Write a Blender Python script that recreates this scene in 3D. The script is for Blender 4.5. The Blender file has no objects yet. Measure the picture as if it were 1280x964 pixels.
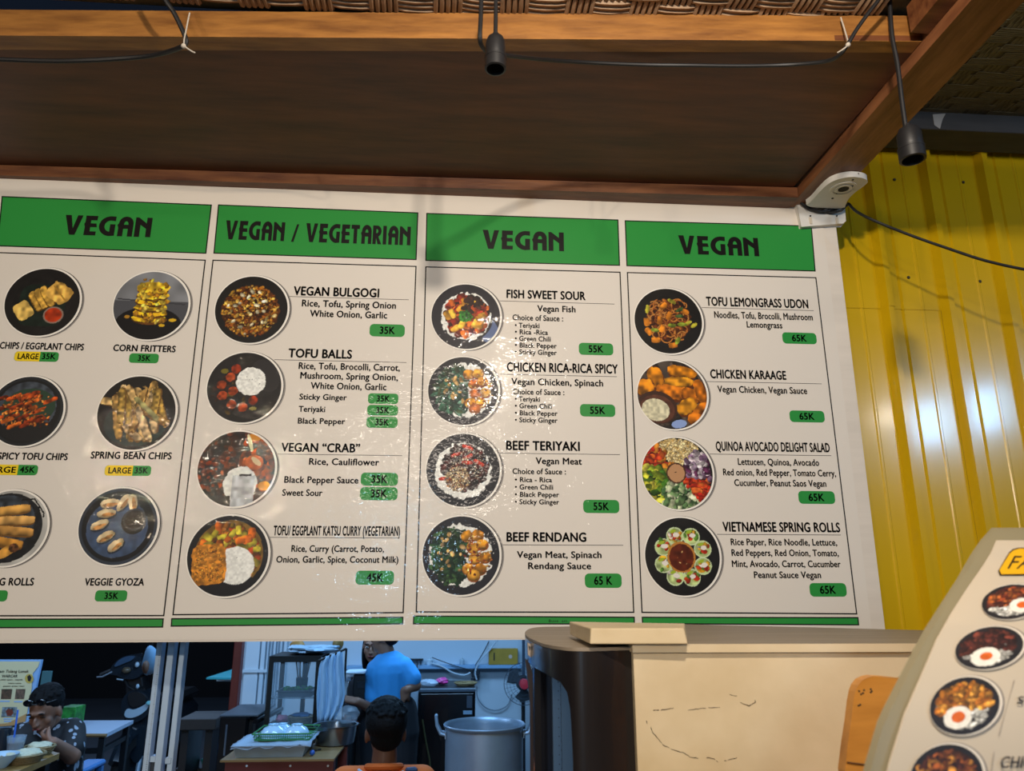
import bpy, bmesh, math, random
import numpy as np
from mathutils import Vector, Matrix
from mathutils.geometry import tessellate_polygon
random.seed(7); rng = np.random.default_rng(7)
SC = bpy.context.scene; COL = SC.collection

# ------------------------------------------------------------------ camera
FPX = 938.6; PITCH = math.radians(15.25); YAW = math.radians(4.30)
CAM = Vector((0, -1.75, 1.72))
FW = Vector((math.sin(YAW)*math.cos(PITCH), math.cos(YAW)*math.cos(PITCH), math.sin(PITCH)))
RT = Vector((math.cos(YAW), -math.sin(YAW), 0)); UP = RT.cross(FW)
cd = bpy.data.cameras.new('camera'); cam = bpy.data.objects.new('camera', cd); COL.objects.link(cam)
cam.matrix_world = Matrix((( RT.x, UP.x, -FW.x, CAM.x), (RT.y, UP.y, -FW.y, CAM.y), (RT.z, UP.z, -FW.z, CAM.z), (0, 0, 0, 1)))
cd.sensor_width = 36; cd.lens = FPX*36/1280; cd.clip_start = .02; cd.clip_end = 200
cd.dof.use_dof = True; cd.dof.focus_distance = 1.85; cd.dof.aperture_fstop = 9.0
SC.camera = cam

# ------------------------------------------------------------------ world, lamps, exposure
w = bpy.data.worlds.new('night'); SC.world = w; w.use_nodes = True
w.node_tree.nodes['Background'].inputs[0].default_value = (.10, .16, .30, 1)
w.node_tree.nodes['Background'].inputs[1].default_value = .05
SC.view_settings.view_transform = 'Standard'; SC.view_settings.look = 'None'
SC.view_settings.exposure = 0.0; SC.view_settings.gamma = 1
try: SC.view_settings.use_curve_mapping = False
except Exception: pass
def point(name, loc, col, e, r):
    l = bpy.data.lights.new(name, 'POINT'); l.color = col; l.energy = e; l.shadow_soft_size = r
    o = bpy.data.objects.new(name, l); o.location = loc; COL.objects.link(o); return o
def area(name, loc, aim, col, e, sx, sy):
    l = bpy.data.lights.new(name, 'AREA'); l.shape = 'RECTANGLE'; l.size = sx; l.size_y = sy; l.color = col; l.energy = e
    o = bpy.data.objects.new(name, l); o.location = loc
    o.rotation_euler = (Vector(aim)-Vector(loc)).to_track_quat('-Z', 'Y').to_euler(); COL.objects.link(o); return o
point('bulb_light', (.215, -1.66, 2.70), (1, .875, .73), 64, .028)           # the next bulb of the same string, above the photographer
point('bulb_light', (-1.40, -3.84, 2.556), (1, .82, .60), 75, .03)
point('bulb_light', (-2.18, -3.68, 2.52), (1, .82, .60), 65, .03)
point('bulb_light', (3.19, -3.22, 2.97), (1, .82, .60), 10, .03)
area('dining_tube_light', (-.3, -6.5, 3.2), (0, 0, 1.8), (1, .86, .72), 60, 1.6, .3)  # added warm fill from behind the camera, no lamp seen there
area('street_light', (3.46, -3.14, 2.90), (1.1, 0, 2.2), (.34, .64, 1), 11, .14, .30)
area('street_light', (3.81, -3.00, 2.98), (1.1, 0, 2.2), (.34, .64, 1), 11, .14, .30)
area('street_light', (-.50, -3.97, 2.05), (-.2, 0, 1.9), (.45, .72, 1), 14, .08, .35)
area('kitchen_tube_light', (.2, 3.3, 2.75), (.1, 3.6, 0), (.30, .60, 1), 48, 1.3, .5)
area('kitchen_tube_light', (-.3, 1.0, 2.6), (-.2, 3.0, .9), (.30, .60, 1), 30, 1.2, .4)
area('terrace_light', (-2.4, 1.6, 2.6), (-2.2, 3.4, .8), (.42, .66, 1), 28, 1.2, .5)
area('terrace_light', (-1.5, 3.4, 2.7), (-2.0, 5.2, .9), (.40, .64, 1), 22, .6, .3)  # extra unseen area light added to brighten the motorbike
point('street_lamp_light', (-3.4, 6.5, 3.6), (.40, .62, 1), 160, .2)

# ------------------------------------------------------------------ pixel -> world helpers
def ray(u, v): return FW + RT*((u-640)/FPX) + UP*((482-v)/FPX)
def atY(u, v, Y): k = ray(u, v); return CAM + k*((Y-CAM.y)/k.y)
def atZ(u, v, Z): k = ray(u, v); return CAM + k*((Z-CAM.z)/k.z)
def atT(u, v, t): return CAM + ray(u, v)*t
def axial(P): return (Vector(P)-CAM).dot(FW)
def zfor(X, Y, v):          # height of a point above (X, Y) that projects to row v
    s = (482-v)/FPX; a = Vector((X, Y, 0))-Vector((CAM.x, CAM.y, 0))
    # (a + dz*z).U = s*(a+dz*z).F
    return CAM.z + (s*a.dot(FW)-a.dot(UP))/(UP.z-s*FW.z)

# ------------------------------------------------------------------ materials
def lin(c):
    if isinstance(c, str):
        c = [int(c[i:i+2], 16)/255 for i in (0, 2, 4)]
    return tuple((x/12.92 if x <= .04045 else ((x+.055)/1.055)**2.4) for x in c)
MATS = {}
def mat(name, col, rough=.6, metal=0, var=0., scale=8., stretch=(1, 1, 1), bump=0., bscale=None, col2=None, coat=0., spec=.5, alpha=1, trans=0., emit=None, es=0, detail=5, wspace=False):
    if name in MATS: return MATS[name]
    m = bpy.data.materials.new(name); m.use_nodes = True; nt = m.node_tree; b = nt.nodes['Principled BSDF']
    c = lin(col); b.inputs['Base Color'].default_value = (*c, 1); b.inputs['Roughness'].default_value = rough
    b.inputs['Metallic'].default_value = metal; b.inputs['Specular IOR Level'].default_value = spec
    b.inputs['Coat Weight'].default_value = coat; b.inputs['Alpha'].default_value = alpha
    b.inputs['Transmission Weight'].default_value = trans
    if emit: b.inputs['Emission Color'].default_value = (*lin(emit), 1); b.inputs['Emission Strength'].default_value = es
    if var or col2 or bump:
        if wspace:
            g = nt.nodes.new('ShaderNodeNewGeometry'); src = g.outputs['Position']
        else:
            g = nt.nodes.new('ShaderNodeTexCoord'); src = g.outputs['Object']
        mp = nt.nodes.new('ShaderNodeMapping'); mp.inputs['Scale'].default_value = stretch
        nt.links.new(src, mp.inputs['Vector'])
        n = nt.nodes.new('ShaderNodeTexNoise'); n.inputs['Scale'].default_value = scale; n.inputs['Detail'].default_value = detail
        n.inputs['Roughness'].default_value = .6
        nt.links.new(mp.outputs[0], n.inputs['Vector'])
        r = nt.nodes.new('ShaderNodeValToRGB'); r.color_ramp.elements[0].position = .3; r.color_ramp.elements[1].position = .7
        c2 = lin(col2) if col2 else c
        r.color_ramp.elements[0].color = (*[x*(1-var) for x in c2], 1)
        r.color_ramp.elements[1].color = (*[min(1, x*(1+var)) for x in c], 1)
        nt.links.new(n.outputs['Fac'], r.inputs[0])
        if var or col2: nt.links.new(r.outputs[0], b.inputs['Base Color'])
        if bump:
            n2 = n
            if bscale:
                n2 = nt.nodes.new('ShaderNodeTexNoise'); n2.inputs['Scale'].default_value = bscale; n2.inputs['Detail'].default_value = 4
                nt.links.new(mp.outputs[0], n2.inputs['Vector'])
            bp = nt.nodes.new('ShaderNodeBump'); bp.inputs['Strength'].default_value = bump; bp.inputs['Distance'].default_value = .01
            nt.links.new(n2.outputs['Fac'], bp.inputs['Height']); nt.links.new(bp.outputs[0], b.inputs['Normal'])
    MATS[name] = m; return m
def print_mat(name, col=None, rough=.42):
    """glossy vinyl print: same crinkle everywhere on the sheet; colour flat or from the printed photo's colour layer"""
    if name in MATS: return MATS[name]
    m = bpy.data.materials.new(name); m.use_nodes = True; nt = m.node_tree; b = nt.nodes['Principled BSDF']
    b.inputs['Roughness'].default_value = rough; b.inputs['Specular IOR Level'].default_value = .18
    if col: b.inputs['Base Color'].default_value = (*lin(col), 1)
    else:
        a = nt.nodes.new('ShaderNodeVertexColor'); a.layer_name = 'print'; nt.links.new(a.outputs[0], b.inputs['Base Color'])
    b.inputs['Coat Weight'].default_value = .26; b.inputs['Coat Roughness'].default_value = .035
    g = nt.nodes.new('ShaderNodeNewGeometry')
    n1 = nt.nodes.new('ShaderNodeTexNoise'); n1.inputs['Scale'].default_value = 7; n1.inputs['Detail'].default_value = 3
    n2 = nt.nodes.new('ShaderNodeTexNoise'); n2.inputs['Scale'].default_value = 120; n2.inputs['Detail'].default_value = 1.5
    mp = nt.nodes.new('ShaderNodeMapping'); mp.inputs['Scale'].default_value = (1, 1, 1.6)
    nt.links.new(g.outputs['Position'], mp.inputs[0]); nt.links.new(mp.outputs[0], n1.inputs['Vector']); nt.links.new(g.outputs['Position'], n2.inputs['Vector'])
    b1 = nt.nodes.new('ShaderNodeBump'); b1.inputs['Strength'].default_value = .9; b1.inputs['Distance'].default_value = .0065
    b2 = nt.nodes.new('ShaderNodeBump'); b2.inputs['Strength'].default_value = .55; b2.inputs['Distance'].default_value = .0013
    nt.links.new(n1.outputs['Fac'], b1.inputs['Height']); nt.links.new(n2.outputs['Fac'], b2.inputs['Height'])
    nt.links.new(b1.outputs[0], b2.inputs['Normal'])
    nt.links.new(b2.outputs[0], b.inputs['Coat Normal'])
    MATS[name] = m; return m

# ------------------------------------------------------------------ mesh builder
class MB:
    def __init__(s): s.v = []; s.f = []
    def add(s, vs, fs):
        o = len(s.v); s.v += [Vector(p) for p in vs]; s.f += [tuple(i+o for i in f) for f in fs]; return s
    def hexa(s, p):   # p[0:4] lower/back loop, p[4:8] matching upper loop
        return s.add(p, [(0, 3, 2, 1), (4, 5, 6, 7), (0, 1, 5, 4), (1, 2, 6, 5), (2, 3, 7, 6), (3, 0, 4, 7)])
    def box(s, c, d, rz=0, bev=0):
        c = Vector(c); hx, hy, hz = d[0]/2, d[1]/2, d[2]/2; M = Matrix.Rotation(rz, 3, 'Z')
        if bev:
            b = min(bev, hx*.9, hy*.9, hz*.9)
            vs = []; 
            for z, k in ((-hz, b), (-hz+b, 0), (hz-b, 0), (hz, b)):
                ring = [(-hx+k, -hy+b), (-hx+b, -hy+k), (hx-b, -hy+k), (hx-k, -hy+b), (hx-k, hy-b), (hx-b, hy-k), (-hx+b, hy-k), (-hx+k, hy-b)]
                vs += [c+M@Vector((x, y, z)) for x, y in ring]
            fs = [tuple(range(7, -1, -1)), tuple(range(24, 32))]
            for r in range(3):
                for i in range(8): j = (i+1) % 8; fs.append((r*8+i, r*8+j, r*8+8+j, r*8+8+i))
            return s.add(vs, fs)
        return s.hexa([c+M@Vector((x, y, -hz)) for x, y in ((-hx, -hy), (hx, -hy), (hx, hy), (-hx, hy))]+[c+M@Vector((x, y, hz)) for x, y in ((-hx, -hy), (hx, -hy), (hx, hy), (-hx, hy))])
    def boxmm(s, a, b, bev=0): a = Vector(a); b = Vector(b); return s.box((a+b)/2, [abs(x) for x in (b-a)], 0, bev)
    def prism(s, poly, d):     # extrude a planar polygon (list of Vectors) by vector d
        n = len(poly); d = Vector(d); poly = [Vector(p) for p in poly]
        tr = tessellate_polygon([poly]); fs = [t for t in tr]+[tuple(i+n for i in reversed(t)) for t in tr]
        fs += [(i, (i+1) % n, n+(i+1) % n, n+i) for i in range(n)]
        return s.add(poly+[p+d for p in poly], fs)
    def tube(s, pts, r, n=8, r2=None, cap=True):
        pts = [Vector(p) for p in pts]; m = len(pts); vs = []
        t0 = (pts[1]-pts[0]).normalized(); ref = Vector((0, 0, 1)) if abs(t0.z) < .9 else Vector((1, 0, 0))
        a = t0.cross(ref).normalized()
        for i, p in enumerate(pts):
            t = (pts[min(i+1, m-1)]-pts[max(i-1, 0)]).normalized()
            a = (a-t*a.dot(t)).normalized(); b = t.cross(a)
            k = i/(m-1); rr = r if r2 is None else r+(r2-r)*k
            if callable(rr): rr = rr(k)
            for j in range(n): an = 2*math.pi*j/n; vs.append(p+a*math.cos(an)*rr+b*math.sin(an)*rr)
        fs = [(i*n+j, i*n+(j+1) % n, (i+1)*n+(j+1) % n, (i+1)*n+j) for i in range(m-1) for j in range(n)]
        if cap: fs += [tuple(range(n-1, -1, -1)), tuple(range((m-1)*n, m*n))]
        return s.add(vs, fs)
    def lathe(s, prof, c, n=32, axis=(0, 0, 1), sx=1, sy=1, cap=True):
        c = Vector(c); q = Vector((0, 0, 1)).rotation_difference(Vector(axis).normalized()); vs = []; m = len(prof)
        for r, z in prof:
            for j in range(n): an = 2*math.pi*j/n; vs.append(c+q@Vector((r*math.cos(an)*sx, r*math.sin(an)*sy, z)))
        fs = [(i*n+j, i*n+(j+1) % n, (i+1)*n+(j+1) % n, (i+1)*n+j) for i in range(m-1) for j in range(n)]
        if cap and prof[0][0] > 1e-5: fs.append(tuple(range(n-1, -1, -1)))
        if cap and prof[-1][0] > 1e-5: fs.append(tuple(range((m-1)*n, m*n)))
        return s.add(vs, fs)
    def cyl(s, p0, p1, r0, r1=None, n=16): return s.tube([p0, p1], r0, n, r0 if r1 is None else r1)
    def ball(s, c, r, n=12, m=8, rot=None):
        if not hasattr(r, '__len__'): r = (r, r, r)
        c = Vector(c); vs = [Vector((0, 0, -r[2]))]; 
        for i in range(1, m):
            th = math.pi*i/m
            for j in range(n): an = 2*math.pi*j/n; vs.append(Vector((r[0]*math.sin(th)*math.cos(an), r[1]*math.sin(th)*math.sin(an), -r[2]*math.cos(th))))
        vs.append(Vector((0, 0, r[2])))
        if rot is not None: vs = [rot@p for p in vs]
        fs = [(0, 1+(j+1) % n, 1+j) for j in range(n)]
        for i in range(m-2):
            for j in range(n): fs.append((1+i*n+j, 1+i*n+(j+1) % n, 1+(i+1)*n+(j+1) % n, 1+(i+1)*n+j))
        k = 1+(m-2)*n; fs += [(k+j, k+(j+1) % n, k+n) for j in range(n)]
        return s.add([c+p for p in vs], fs)
    def capsule(s, a, b, ra, rb=None, n=12):
        rb = ra if rb is None else rb
        return s.tube([a, b], ra, n, rb).ball(a, ra, n, 8).ball(b, rb, n, 8)
BASE = {}
def setp(o, label=None, cat=None, group=None, kind=None):
    for k, x in (('label', label), ('category', cat), ('group', group), ('kind', kind)):
        if x: o[k] = x
    return o
def root(name, loc, label=None, cat=None, group=None, kind=None):
    o = bpy.data.objects.new(name, None); o.location = loc; o.empty_display_size = .05; COL.objects.link(o)
    BASE[o] = Vector(loc); return setp(o, label, cat, group, kind)
def part(name, mb, m, parent=None, smooth=False, loc=None, **kw):
    base = BASE[parent] if parent else Vector(loc if loc is not None else (0, 0, 0))
    me = bpy.data.meshes.new(name); me.from_pydata([tuple(p-base) for p in mb.v], [], mb.f); me.update()
    if smooth:
        me.polygons.foreach_set('use_smooth', [True]*len(me.polygons))
        me.set_sharp_from_angle(angle=math.radians(40))
    me.materials.append(m)
    o = bpy.data.objects.new(name, me); COL.objects.link(o)
    if parent: o.parent = parent
    else: o.location = base
    BASE[o] = base; return setp(o, **kw)
def dup_part(o, parent, dloc=(0, 0, 0)):
    c = o.copy(); COL.objects.link(c); c.parent = parent; c.location = Vector(o.location)+Vector(dloc); BASE[c] = BASE[parent]; return c
def dup_tree(r, loc, label=None):
    c = r.copy(); COL.objects.link(c); c.location = loc; BASE[c] = Vector(loc)
    if label: c['label'] = label
    for ch in list(r.children):
        d = ch.copy(); COL.objects.link(d); d.parent = c
        for g in list(ch.children):
            e = g.copy(); COL.objects.link(e); e.parent = d
    return c
def remesh(o, vox, smooth=2):
    md = o.modifiers.new('union', 'REMESH'); md.mode = 'VOXEL'; md.voxel_size = vox; md.use_smooth_shade = True
    if smooth:
        sm = o.modifiers.new('soften', 'SMOOTH'); sm.iterations = smooth; sm.factor = .5
    return o
def Z(x, y, z): return Vector((x, y, z))

# ================================================================== the setting
ZC = 2.733
wood_pine = mat('pine beam', '9C6A30', .5, var=.22, scale=5, stretch=(1.2, 9, 9), bump=.12, col2='7E4E20')  # one orange pine colour for the whole front beam
wood_red = mat('reddish rafter', '825434', .5, var=.25, scale=5, stretch=(9, 1.2, 9), bump=.12, col2='6A3A20')
wood_ledge = mat('reddish ledger', '744828', .5, var=.25, scale=5, stretch=(1.2, 9, 9), bump=.12, col2='5A2E18')
ply = mat('brown plywood', '683A1C', .55, var=.22, scale=3, stretch=(1, 7, 7), bump=.05, col2='502A12')
bamboo = mat('split bamboo', 'A08468', .6, var=.25, scale=14, stretch=(1, 1, 1), bump=.3)
bamboo_dark = mat('smoked bamboo', '645E48', .7, var=.25, scale=14, bump=.3)  # darker bamboo tone for the right mat and a backing
darkbeam = mat('grey painted beam', '403F40', .6, var=.2, scale=6, stretch=(1, 5, 5), bump=.08)
yellow = mat('yellow painted metal', 'CCA60A', .22, var=.05, scale=2.0, coat=.5, bump=.03, bscale=6, spec=.5)
yellow.node_tree.nodes['Principled BSDF'].inputs['Coat Roughness'].default_value = .12
white_ply = mat('white painted board', 'D9CFC2', .5, var=.06, scale=4, stretch=(.6, 6, 6), bump=.1)

# canopy: plywood soffit, ledger, front beam, rafter
cn = root('ceiling', (0, -.3, ZC), kind='structure')
p = [atZ(-60, 212, ZC), atZ(1001, 222, ZC), Z(.876, -.60, ZC), atZ(-60, 45, ZC)]
p[0].y = .02; p[1].y = .02
part('plywood_soffit', MB().prism([q+Z(0, 0, .001) for q in p], (0, 0, .012)), ply, cn)
a, b = atZ(-60, 212, ZC), atZ(1003, 224, ZC)
la, lb = Z(a.x, -.012, ZC), Z(.873, -.058, ZC)
zl = 2.704; ZL = lambda q, z: Z(q.x, q.y, z)
led = MB().hexa([ZL(la, zl), ZL(lb, zl), Z(.873, .03, zl), Z(a.x, .03, zl), ZL(la, ZC), ZL(lb, ZC), Z(.873, .03, ZC), Z(a.x, .03, ZC)])
part('ledger_beam', led, wood_ledge, cn)
fb0, fb1 = atZ(-60, 62, ZC), atZ(1160, 66, ZC); ff0, ff1 = atZ(-60, 44, ZC), atZ(1185, 52, ZC)
ff1 = ff0.lerp(ff1, (.872-ff0.x)/(ff1.x-ff0.x)); fb1 = fb0.lerp(fb1, (.872-fb0.x)/(fb1.x-fb0.x))
ZM = atY(640, 21, atZ(640, 53, ZC).y).z
zb = ZC
part('front_beam', MB().hexa([ff0, ff1, fb1, fb0, ZL(ff0, ZM), ZL(ff1, ZM), ZL(fb1, ZM), ZL(fb0, ZM)]), wood_pine, cn)
X0, X1 = .874, .962; ZF = 2.706
part('rafter', MB().hexa([Z(X0, -1.25, ZF), Z(X1, -1.25, ZF), Z(X1+.012, -.005, ZF), Z(X0, -.005, ZF), Z(X0, -1.25, ZM+.03), Z(X1, -1.25, ZM+.03), Z(X1+.01, -.005, ZM+.03), Z(X0, -.005, ZM+.03)]), wood_red, cn)
part('rafter_batten', MB().hexa([Z(X0-.036, -1.25, ZC+.0), Z(X0-.001, -1.25, ZC+.0), Z(X0-.001, -.62, ZC), Z(X0-.036, -.62, ZC), Z(X0-.036, -1.25, ZM), Z(X0-.001, -1.25, ZM), Z(X0-.001, -.62, ZM), Z(X0-.036, -.62, ZM)]), wood_ledge, cn)
part('rafter_strip', MB().boxmm((X1+.003, -1.2, ZC+.02), (X1+.03, -.05, ZM+.03)), wood_red, cn)

# woven mats: bundles of split bamboo, each bundle one part sharing one mesh
def bundle(along, L, W, n, bend=.004):
    m = MB()
    for i in range(n):
        o = (i-(n-1)/2)*W/n; r = W/n*.47; pts = []
        for k in range(5):
            t = k/4-.5; z = -bend*math.cos(t*math.pi)+random.uniform(-.0006, .0006)
            pts.append(Z(t*L, o, z) if along == 'x' else Z(o, t*L, z))
        m.tube(pts, r, 5)
    return m
def mat_weave(r, x0, x1, y0, y1, z, T, m, n=5, limit=300, stuffroot=None):
    k = 0; bx = part('bamboo_bundle', bundle('x', T*1.25, T*.94, n), m, r, smooth=True); by = part('bamboo_bundle', bundle('y', T*1.25, T*.94, n), m, r, smooth=True)
    bases = [bx, by]; used = [False, False]
    for j in range(int((y1-y0)/T)+1):
        for i in range(int((x1-x0)/T)+1):
            q = (i+j) % 2; loc = Z(x0+i*T+random.uniform(-.002, .002)+(j % 2)*.004, y0+j*T, z)-BASE[r]
            if not used[q]: o = bases[q]; used[q] = True; o.data.transform(Matrix.Translation(BASE[r])); 
            else: o = dup_part(bases[q], r)
            o.location = loc; o.rotation_euler.z = random.uniform(-.05, .05); k += 1
    return k
wm = root('woven_mat', (0, -.8, ZM), label='woven split-bamboo ceiling mat above the orange front beam', cat='mat')
mat_weave(wm, -1.15, .82, -1.12, -.555, ZM+.006, .062, bamboo)
part('mat_backing', MB().boxmm((-1.25, -1.2, ZM+.014), (.9, -.5, ZM+.02)), bamboo_dark, wm)
ZR = atY(1200, 141, .0).z
wr = root('woven_mat', (1.3, -.4, ZR), label='dark greenish woven bamboo mat ceiling at the right above the yellow wall', cat='mat')
def flatb(along, L, W):
    m = MB()
    for i in range(4):
        o = (i-1.5)*W/4; h = W/4*.45
        m.box(Z(0, o, 0) if along == 'x' else Z(o, 0, 0), (L, h*2, .002) if along == 'x' else (h*2, L, .002), 0, .0008)
    return m
bx = part('bamboo_strip', flatb('x', .125, .026), bamboo_dark, wr); by = part('bamboo_strip', flatb('y', .05, .05), bamboo_dark, wr)
first = {0: True, 1: True}
for j in range(34):
    for i in range(9):
        q = (j+i) % 2; base = (bx, by)[q]
        if first[q]: o = base; first[q] = False; o.data.transform(Matrix.Translation(BASE[wr]))
        else: o = dup_part(base, wr)
        o.location = Z(1.03+i*.098+(j % 4)*.025, -.86+j*.026, ZR+.0009*(1 if q else -1))-BASE[wr]; o.rotation_euler.z = random.uniform(-.04, .04)
part('mat_backing', MB().boxmm((.96, -.95, ZR+.0022), (2.2, .06, ZR+.010)), mat('shadowed mat', '5C5642', .8, var=.3, scale=20), wr)  # backing coloured close to the strips
part('trim_1', MB().boxmm((.95, 0.0, atY(1200, 163, 0).z), (2.3, .10, ZR), .002), darkbeam, kind='structure')
part('paint_smear', MB().prism([atY(1166, 143, -.0015), atY(1182, 142, -.0015), atY(1178, 150, -.0015), atY(1175, 161, -.0015), atY(1168, 156, -.0015)], (0, .001, 0)), mat('white smear', 'A8A8A8', .7), bpy.data.objects['trim_1'])
st = atZ(1222, 96, ZR-.05)
part('ceiling_joist', MB().boxmm((1.0, st.y-.04, ZR-.052), (1.085, st.y+.01, ZR-.004), .002), darkbeam, cn)

# yellow corrugated wall
WY = .125; P = .176
x_r = atY(1229, 225, WY).x
prof = [(0, 0), (.010, -.024), (.026, -.024), (.040, 0), (.060, 0), (.064, .006), (.069, 0), (.118, 0), (.121, -.0025), (.126, -.0025), (.129, 0)]
wl = root('wall_right', (1.2, WY, 0), kind='structure')
def sheet(k0, k1, dy, z0, z1):
    xs = []
    for k in range(k0, k1):
        for a, b in prof: xs.append((x_r+k*P+a-.02, WY+b+dy))
    xs.append((x_r+k1*P-.02, WY+dy))
    n = len(xs); v = [Z(x, y, z0) for x, y in xs]+[Z(x, y, z1) for x, y in xs]+[Z(x, y+.0008, z0) for x, y in xs]+[Z(x, y+.0008, z1) for x, y in xs]
    f = [(i, i+1, n+i+1, n+i) for i in range(n-1)]+[(2*n+i, 3*n+i, 3*n+i+1, 2*n+i+1) for i in range(n-1)]
    f += [(n+i, n+i+1, 3*n+i+1, 3*n+i) for i in range(n-1)]
    return MB().add(v, f)
zt = ZR+.0; zs = atY(1100, 386, WY).z
part('metal_sheet', sheet(-4, -1, .0015, .3, zs+.05), yellow, wl)
part('metal_sheet', sheet(-4, -1, -.0005, zs, zt), yellow, wl)
part('metal_sheet', sheet(-1, 6, 0, .3, zt), yellow, wl)
scr = mat('screw head', '3A3520', .5)
s0 = None
for u, v in ((1117.8, 224.8), (1203.7, 228), (1135.4, 347), (1224.6, 352)):
    q = atY(u, v, WY-.001)
    part('screw', MB().lathe([(.0045, 0), (.0045, .002), (.003, .004), (0, .0045)], q, 8, axis=(0, -1, 0)), scr, wl)

# ================================================================== the menu board
MBR = root('menu_board', (0, .02, 1.6), label='large glossy white menu board with four green headers and round dish photos', cat='menu')
bt0, bt1, bb0, bb1 = 2.708, 2.712, 1.611, 1.615
part('backing_board', MB().hexa([Z(-1.5, 0, bb0), Z(.995, 0, bb1), Z(.995, .035, bb1), Z(-1.5, .035, bb0), Z(-1.5, 0, bt0), Z(.998, 0, bt1), Z(.998, .035, bt1), Z(-1.5, .035, bt0)]), white_ply, MBR)
VY = -.0012
def BP(u, v, k=1): return atY(u, v, VY-.00016*k)
def XZ(u, v): q = atY(u, v, VY); return q.x, q.z
vb = print_mat('white vinyl', 'DDD5CA')
z_top, z_bot = 2.704, 1.617
part('vinyl_banner', MB().hexa([Z(-1.5, VY, z_bot), Z(.962, VY, z_bot), Z(.962, 0, z_bot), Z(-1.5, 0, z_bot), Z(-1.5, VY, z_top-.004), Z(.962, VY, z_top-.004), Z(.962, 0, z_top-.004), Z(-1.5, 0, z_top-.004)]), vb, MBR)
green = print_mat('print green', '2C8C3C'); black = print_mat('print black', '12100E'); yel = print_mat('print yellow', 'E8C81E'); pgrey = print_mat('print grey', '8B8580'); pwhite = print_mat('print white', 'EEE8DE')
def flat(name, poly, m, k, parent, **kw):      # poly: list of (x, z)
    vs = [Z(x, VY-.00016*k, z) for x, z in poly]
    return part(name, MB().add(vs, [t for t in tessellate_polygon([vs])]), m, parent, **kw)
def outline(pts, t):       # closed frame of line thickness t
    n = len(pts); cx = sum(p[0] for p in pts)/n; cz = sum(p[1] for p in pts)/n; m = MB()
    inner = [(x-(t if x > cx else -t), z-(t if z > cz else -t)) for x, z in pts]
    return pts, inner
def frame(name, pts, t, m, k, parent):
    o, i = outline(pts, t); mb = MB(); y = VY-.00016*k
    mb.add([Z(x, y, z) for x, z in o]+[Z(x, y, z) for x, z in i], [(j, (j+1) % 4, 4+(j+1) % 4, 4+j) for j in range(4)])
    return part(name, mb, m, parent)
def rrect(x0, z0, x1, z1, r, n=5, skew=0):
    out = []
    for cx, cz, a0 in ((x1-r, z1-r, 0), (x0+r, z1-r, 90), (x0+r, z0+r, 180), (x1-r, z0+r, 270)):
        for k in range(n+1): a = math.radians(a0+90*k/n); out.append((cx+r*math.cos(a), cz+r*math.sin(a)))
    return out
# lettering -----------------------------------------------------------
TC = {}
def text_geo(s, bold=.02):
    if (s, bold) in TC: return TC[s, bold]
    c = bpy.data.curves.new('lettering', 'FONT'); c.body = s; c.size = 1; c.offset = 0; c.resolution_u = 3; c.space_character = 1.04
    o = bpy.data.objects.new('lettering', c); COL.objects.link(o)
    me = bpy.data.meshes.new_from_object(o.evaluated_get(bpy.context.evaluated_depsgraph_get()))
    vs = np.array([v.co[:] for v in me.vertices]).reshape(-1, 3); fs = [tuple(p.vertices) for p in me.polygons]; n0 = len(vs)
    if bold:      # heavier strokes: shifted copies of the same glyphs
        sh_ = [(-bold, 0), (bold, 0), (0, bold*.7), (0, -bold*.7)]; fs = [tuple(i+k*n0 for i in f) for k in range(4) for f in fs]; vs = np.vstack([vs+np.array([a, b, 0]) for a, b in sh_])
    bpy.data.objects.remove(o); bpy.data.curves.remove(c); bpy.data.meshes.remove(me)
    TC[s, bold] = (vs, fs); return TC[s, bold]
CAPH = text_geo('H', 0)[0][:, 1].max()
def T(name, s, u0, u1, vb_, cap, parent, m=None, k=4, bold=.03, **kw):
    vs, fs = text_geo(s, bold); x0, zb = XZ(u0, vb_)[0], XZ((u0+u1)/2, vb_)[1]
    x0 = XZ(u0, vb_)[0]; x1 = XZ(u1, vb_)[0]; ht = XZ((u0+u1)/2, vb_-cap)[1]-zb
    a, b = vs[:, 0].min(), vs[:, 0].max(); sx = (x1-x0)/(b-a); sz = ht/CAPH
    P_ = [Z(x0+(x-a)*sx, VY-.00016*k, zb+y*sz) for x, y, _ in vs]
    return part(name, MB().add(P_, fs), m or black, parent, **kw)
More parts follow.
